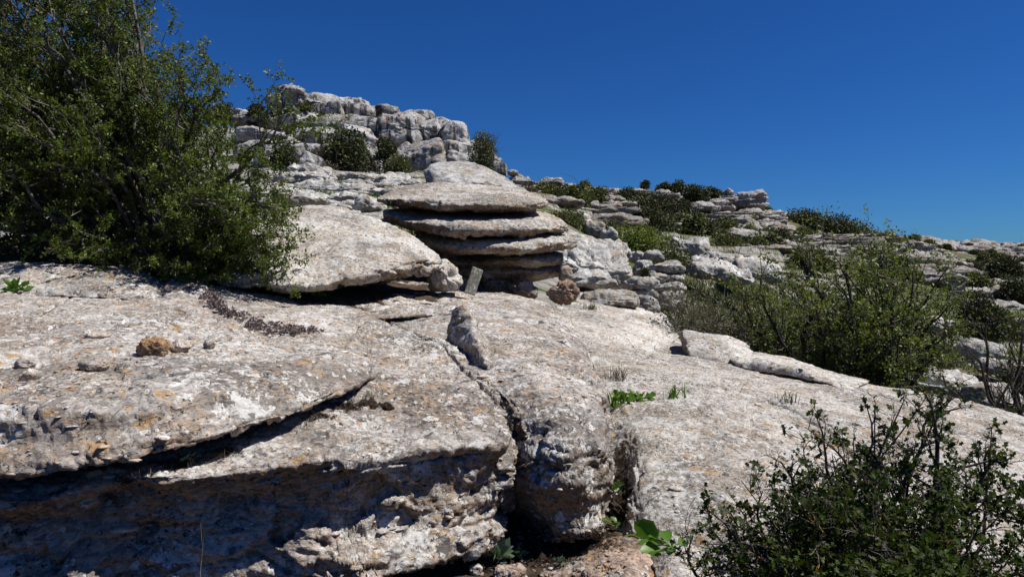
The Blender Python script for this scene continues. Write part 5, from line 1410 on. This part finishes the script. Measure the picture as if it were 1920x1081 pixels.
def tuft(label, px, py, h, n, mat, seed, w_=.006, sp=.02, name='grass_tuft', lean=.4):
    c = hit(px, py); rg = np.random.RandomState(seed)
    pts = c+rg.normal(size=(n, 3))*np.array([sp, sp, 0])
    return blades(name, label, pts, h, mat, 'grass', seed, w_, lean=lean)
tuft('dark green spiky grass tuft in the slab hollow beside the bright weeds', 1155, 762, .13, 30, 'weed', 31, .007, .025)
tuft('sparse dark grass tuft standing alone on the pebbly slab', 1268, 746, .10, 22, 'weed', 32, .007, .02)
tuft('dry straw coloured tuft on the pebbly slab above the weeds', 1160, 712, .12, 60, 'leafD', 33, .0025, .02)
tuft('thin dry tuft in the crack in the middle of the pebbly slab', 1478, 755, .10, 40, 'leafD', 34, .0025, .02)
tuft('low grass tuft at the foot of the reddish boulder', 1110, 580, .10, 60, 'leafG', 35, .005, .03)
tuft('thin grass under the lip of the tilted slab', 590, 552, .10, 30, 'weed', 36, .004, .03)
tuft('green blades between the wedged boulder and the plaque', 855, 545, .14, 14, 'weed', 37, .006, .02)
# dry single stem before the front block
c = np.array([W3(375, 1075, 2.05), W3(379, 1030, 2.06), W3(376, 980, 2.05)])
V, F = tubes([(c, np.array([.0022, .0018, .001])), (c[1:]+np.array([[0, 0, 0], [.012, 0, -.02]]), np.array([.0012, .0008]))], 5)
V[:, :] = V
base = W3(375, 1075, 2.05)
st = np.array([[base[0], base[1], gz(base[0], base[1])], base]); V2, F2 = tubes([(st, np.array([.0028, .0022]))], 5)
tag(mesh_obj('dry_stem', np.concatenate([V, V2]), np.concatenate([F, F2+len(V)]), M['twig']), 'thin dry stem standing before the shaded block face', 'plant')
# succulents filling the crack
def succulents():
    rg = np.random.RandomState(2)
    path = [(392, 548), (398, 568), (420, 585), (455, 600), (490, 615), (520, 624), (560, 622), (592, 622)]
    wd = [3, 5, 7, 8, 12, 9, 6, 3]
    C, D, sz = [], [], []
    for k in range(330):
        t = rg.rand()*(len(path)-1); i = int(t); f = t-i
        px = path[i][0]*(1-f)+path[i+1][0]*f+rg.normal()*7; w_ = wd[i]*(1-f)+wd[i+1]*f; py = path[i][1]*(1-f)+path[i+1][1]*f+rg.uniform(-1, 1)*w_
        c = hit(px, py)
        if c is None or perlin(np.array([[px*.06, py*.06, 3.1]]))[0] > .16: continue
        m = 16
        d = rg.normal(size=(m, 3)); d[:, 2] = abs(d[:, 2])*.7+.25; d /= np.linalg.norm(d, axis=1)[:, None]
        C.append(np.repeat([c+np.array([0, 0, .002])], m, 0)+d*.012*(.5+rg.rand())+np.array([0, 0, .012*rg.rand()])); D.append(d); sz += [.022*(.6+.6*rg.rand())]*m
    V, F = leaves(np.concatenate(C), np.concatenate(D), np.array(sz), L_SMALL, rg, .15)
    tag(mesh_obj('succulents', V, F, M['succ'], smooth=False), 'purple grey succulents filling the crack behind the big slab', 'succulents', kind='stuff')
succulents()
def moss():
    rg = np.random.RandomState(6)
    C, D, sz = [], [], []
    spots = [(330, 872, 28, 8), (420, 848, 26, 8), (650, 762, 40, 10), (600, 782, 25, 6), (235, 905, 15, 6), (1175, 900, 10, 30), (1165, 960, 12, 20), (1100, 1020, 50, 12), (1000, 1025, 30, 10), (900, 1065, 30, 8), (1020, 1045, 60, 15), (1130, 1000, 20, 14), (1170, 850, 6, 30), (1085, 570, 8, 6)]
    for px, py, sx, sy in spots:
        for k in range(int(10+sx*sy*.22)):
            c = hit(px+rg.normal()*sx*.5, py+rg.normal()*sy*.5)
            if c is None: continue
            m = 26
            d = rg.normal(size=(m, 3)); d[:, 2] = abs(d[:, 2]); d /= np.linalg.norm(d, axis=1)[:, None]
            C.append(c+d*np.array([.014, .014, .008])*rg.rand(m, 1)*(.5+rg.rand())); D.append(d); sz += [.006]*m
    V, F = leaves(np.concatenate(C), np.concatenate(D), np.array(sz), L_SMALL, rg, .3)
    tag(mesh_obj('moss', V, F, M['mossm'], smooth=False), 'dark dry moss cushions in cracks of the foreground rocks', 'moss', kind='stuff')
moss()
for px, py, rx, ry, lab in ((1172, 925, .085, .36, 'dark crumbly soil filling the gap between the long ridge and the pebbly slab'), (700, 760, .10, .05, 'dark soil at the closed end of the gap under the big slab'), (990, 1035, .17, .09, 'dark soil in the hollow under the blunt nose of the long ridge')):
    h = hit(px, py)
    o = boulder('soil_patch', h[0], h[1], h[2]-.018, rx, ry, .03, M['soil'], None, None, n=50, pw=2.2, rough_=.5, seed=int(px))
    tag(o, lab, 'soil', kind='stuff')
# fallen grit on the soil
def grit():
    rg = np.random.RandomState(12)
    D, F = cube_sphere(2); Vs, Fs = [], []; k = 0
    for q in range(260):
        px, py = rg.uniform(900, 1180), rg.uniform(985, 1081)
        c = hit(px, py)
        if c is None or c[2] > CAMZ-1.12: continue
        s = rg.uniform(.003, .011)
        Vs.append(D/np.linalg.norm(D, axis=1)[:, None]*s*np.array([rg.uniform(.7, 1.5), 1, .6])*(1+.2*rg.normal(size=(len(D), 1)))+c); Fs.append(F+k*len(D)); k += 1
    tag(mesh_obj('gravel', np.concatenate(Vs), np.concatenate(Fs), M['red'], smooth=False), 'reddish grit on the dark soil', 'gravel', kind='stuff')
grit()

# weathered flakes lying about on the slabs
def flakes():
    rg = np.random.RandomState(44)
    D, F = cube_sphere(3); Vs, Fs = [], []; k = 0
    D = D/(np.sum(np.abs(D)**3, axis=1)**(1/3))[:, None]
    for q in range(520):
        px = rg.uniform(0, 1920); py = 1000-430*rg.rand()**1.3
        if q % 3 == 0: px, py = 900+rg.rand()*700, rg.uniform(560, 760)
        c = hit(px, py, True)
        if c is None or c[1] > 9.5 or c[2] < CAMZ-1.35: continue
        s = rg.uniform(.003, .009)*(1+2.2*rg.rand()**5)*(.6+c[1]*.12)
        a = rg.rand()*6.28; ca, sa = math.cos(a), math.sin(a)
        P = D*s*np.array([rg.uniform(1, 2), rg.uniform(.7, 1.2), rg.uniform(.25, .5)])*(1+.22*rg.normal(size=(len(D), 1)).clip(-1, 1))
        P = np.stack([P[:, 0]*ca-P[:, 1]*sa, P[:, 0]*sa+P[:, 1]*ca, P[:, 2]], 1)
        Vs.append(P+c); Fs.append(F+k*len(D)); k += 1
    tag(mesh_obj('stone_flakes', np.concatenate(Vs), np.concatenate(Fs), M['palestone'], smooth=False), 'tiny loose flakes scattered over the slabs', 'flakes', kind='stuff')
flakes()
# dead grass and litter gathered in the joints
def litter():
    rg = np.random.RandomState(45); C = []
    paths = [[(672, 577), (740, 608), (830, 648), (868, 692), (905, 725), (945, 765), (975, 830)], [(1120, 705), (1260, 715), (1400, 735), (1480, 765)], [(560, 800), (640, 765), (700, 745)], [(250, 890), (350, 872), (450, 845)], [(1155, 860), (1170, 960)], [(385, 540), (330, 560)]]
    for p in paths:
        n = int(sum(math.hypot(p[k+1][0]-p[k][0], p[k+1][1]-p[k][1]) for k in range(len(p)-1))/5)
        for q in range(n):
            t = rg.rand()*(len(p)-1); k = int(t); f = t-k
            if perlin(np.array([[t*3.3, 1.7, p[0][0]*.1]]))[0] < -.1: continue
            c = hit(p[k][0]*(1-f)+p[k+1][0]*f+rg.normal()*3, p[k][1]*(1-f)+p[k+1][1]*f+rg.normal()*3)
            if c is not None: C += [c+rg.normal(size=3)*np.array([.012, .012, 0]) for _ in range(5)]
    return blades('dry_grass', 'dead grass blades gathered in the joints of the near slabs', C, .035, 'leafD', seed=46, wdt=.0012, kind='stuff', lean=.9)
litter()
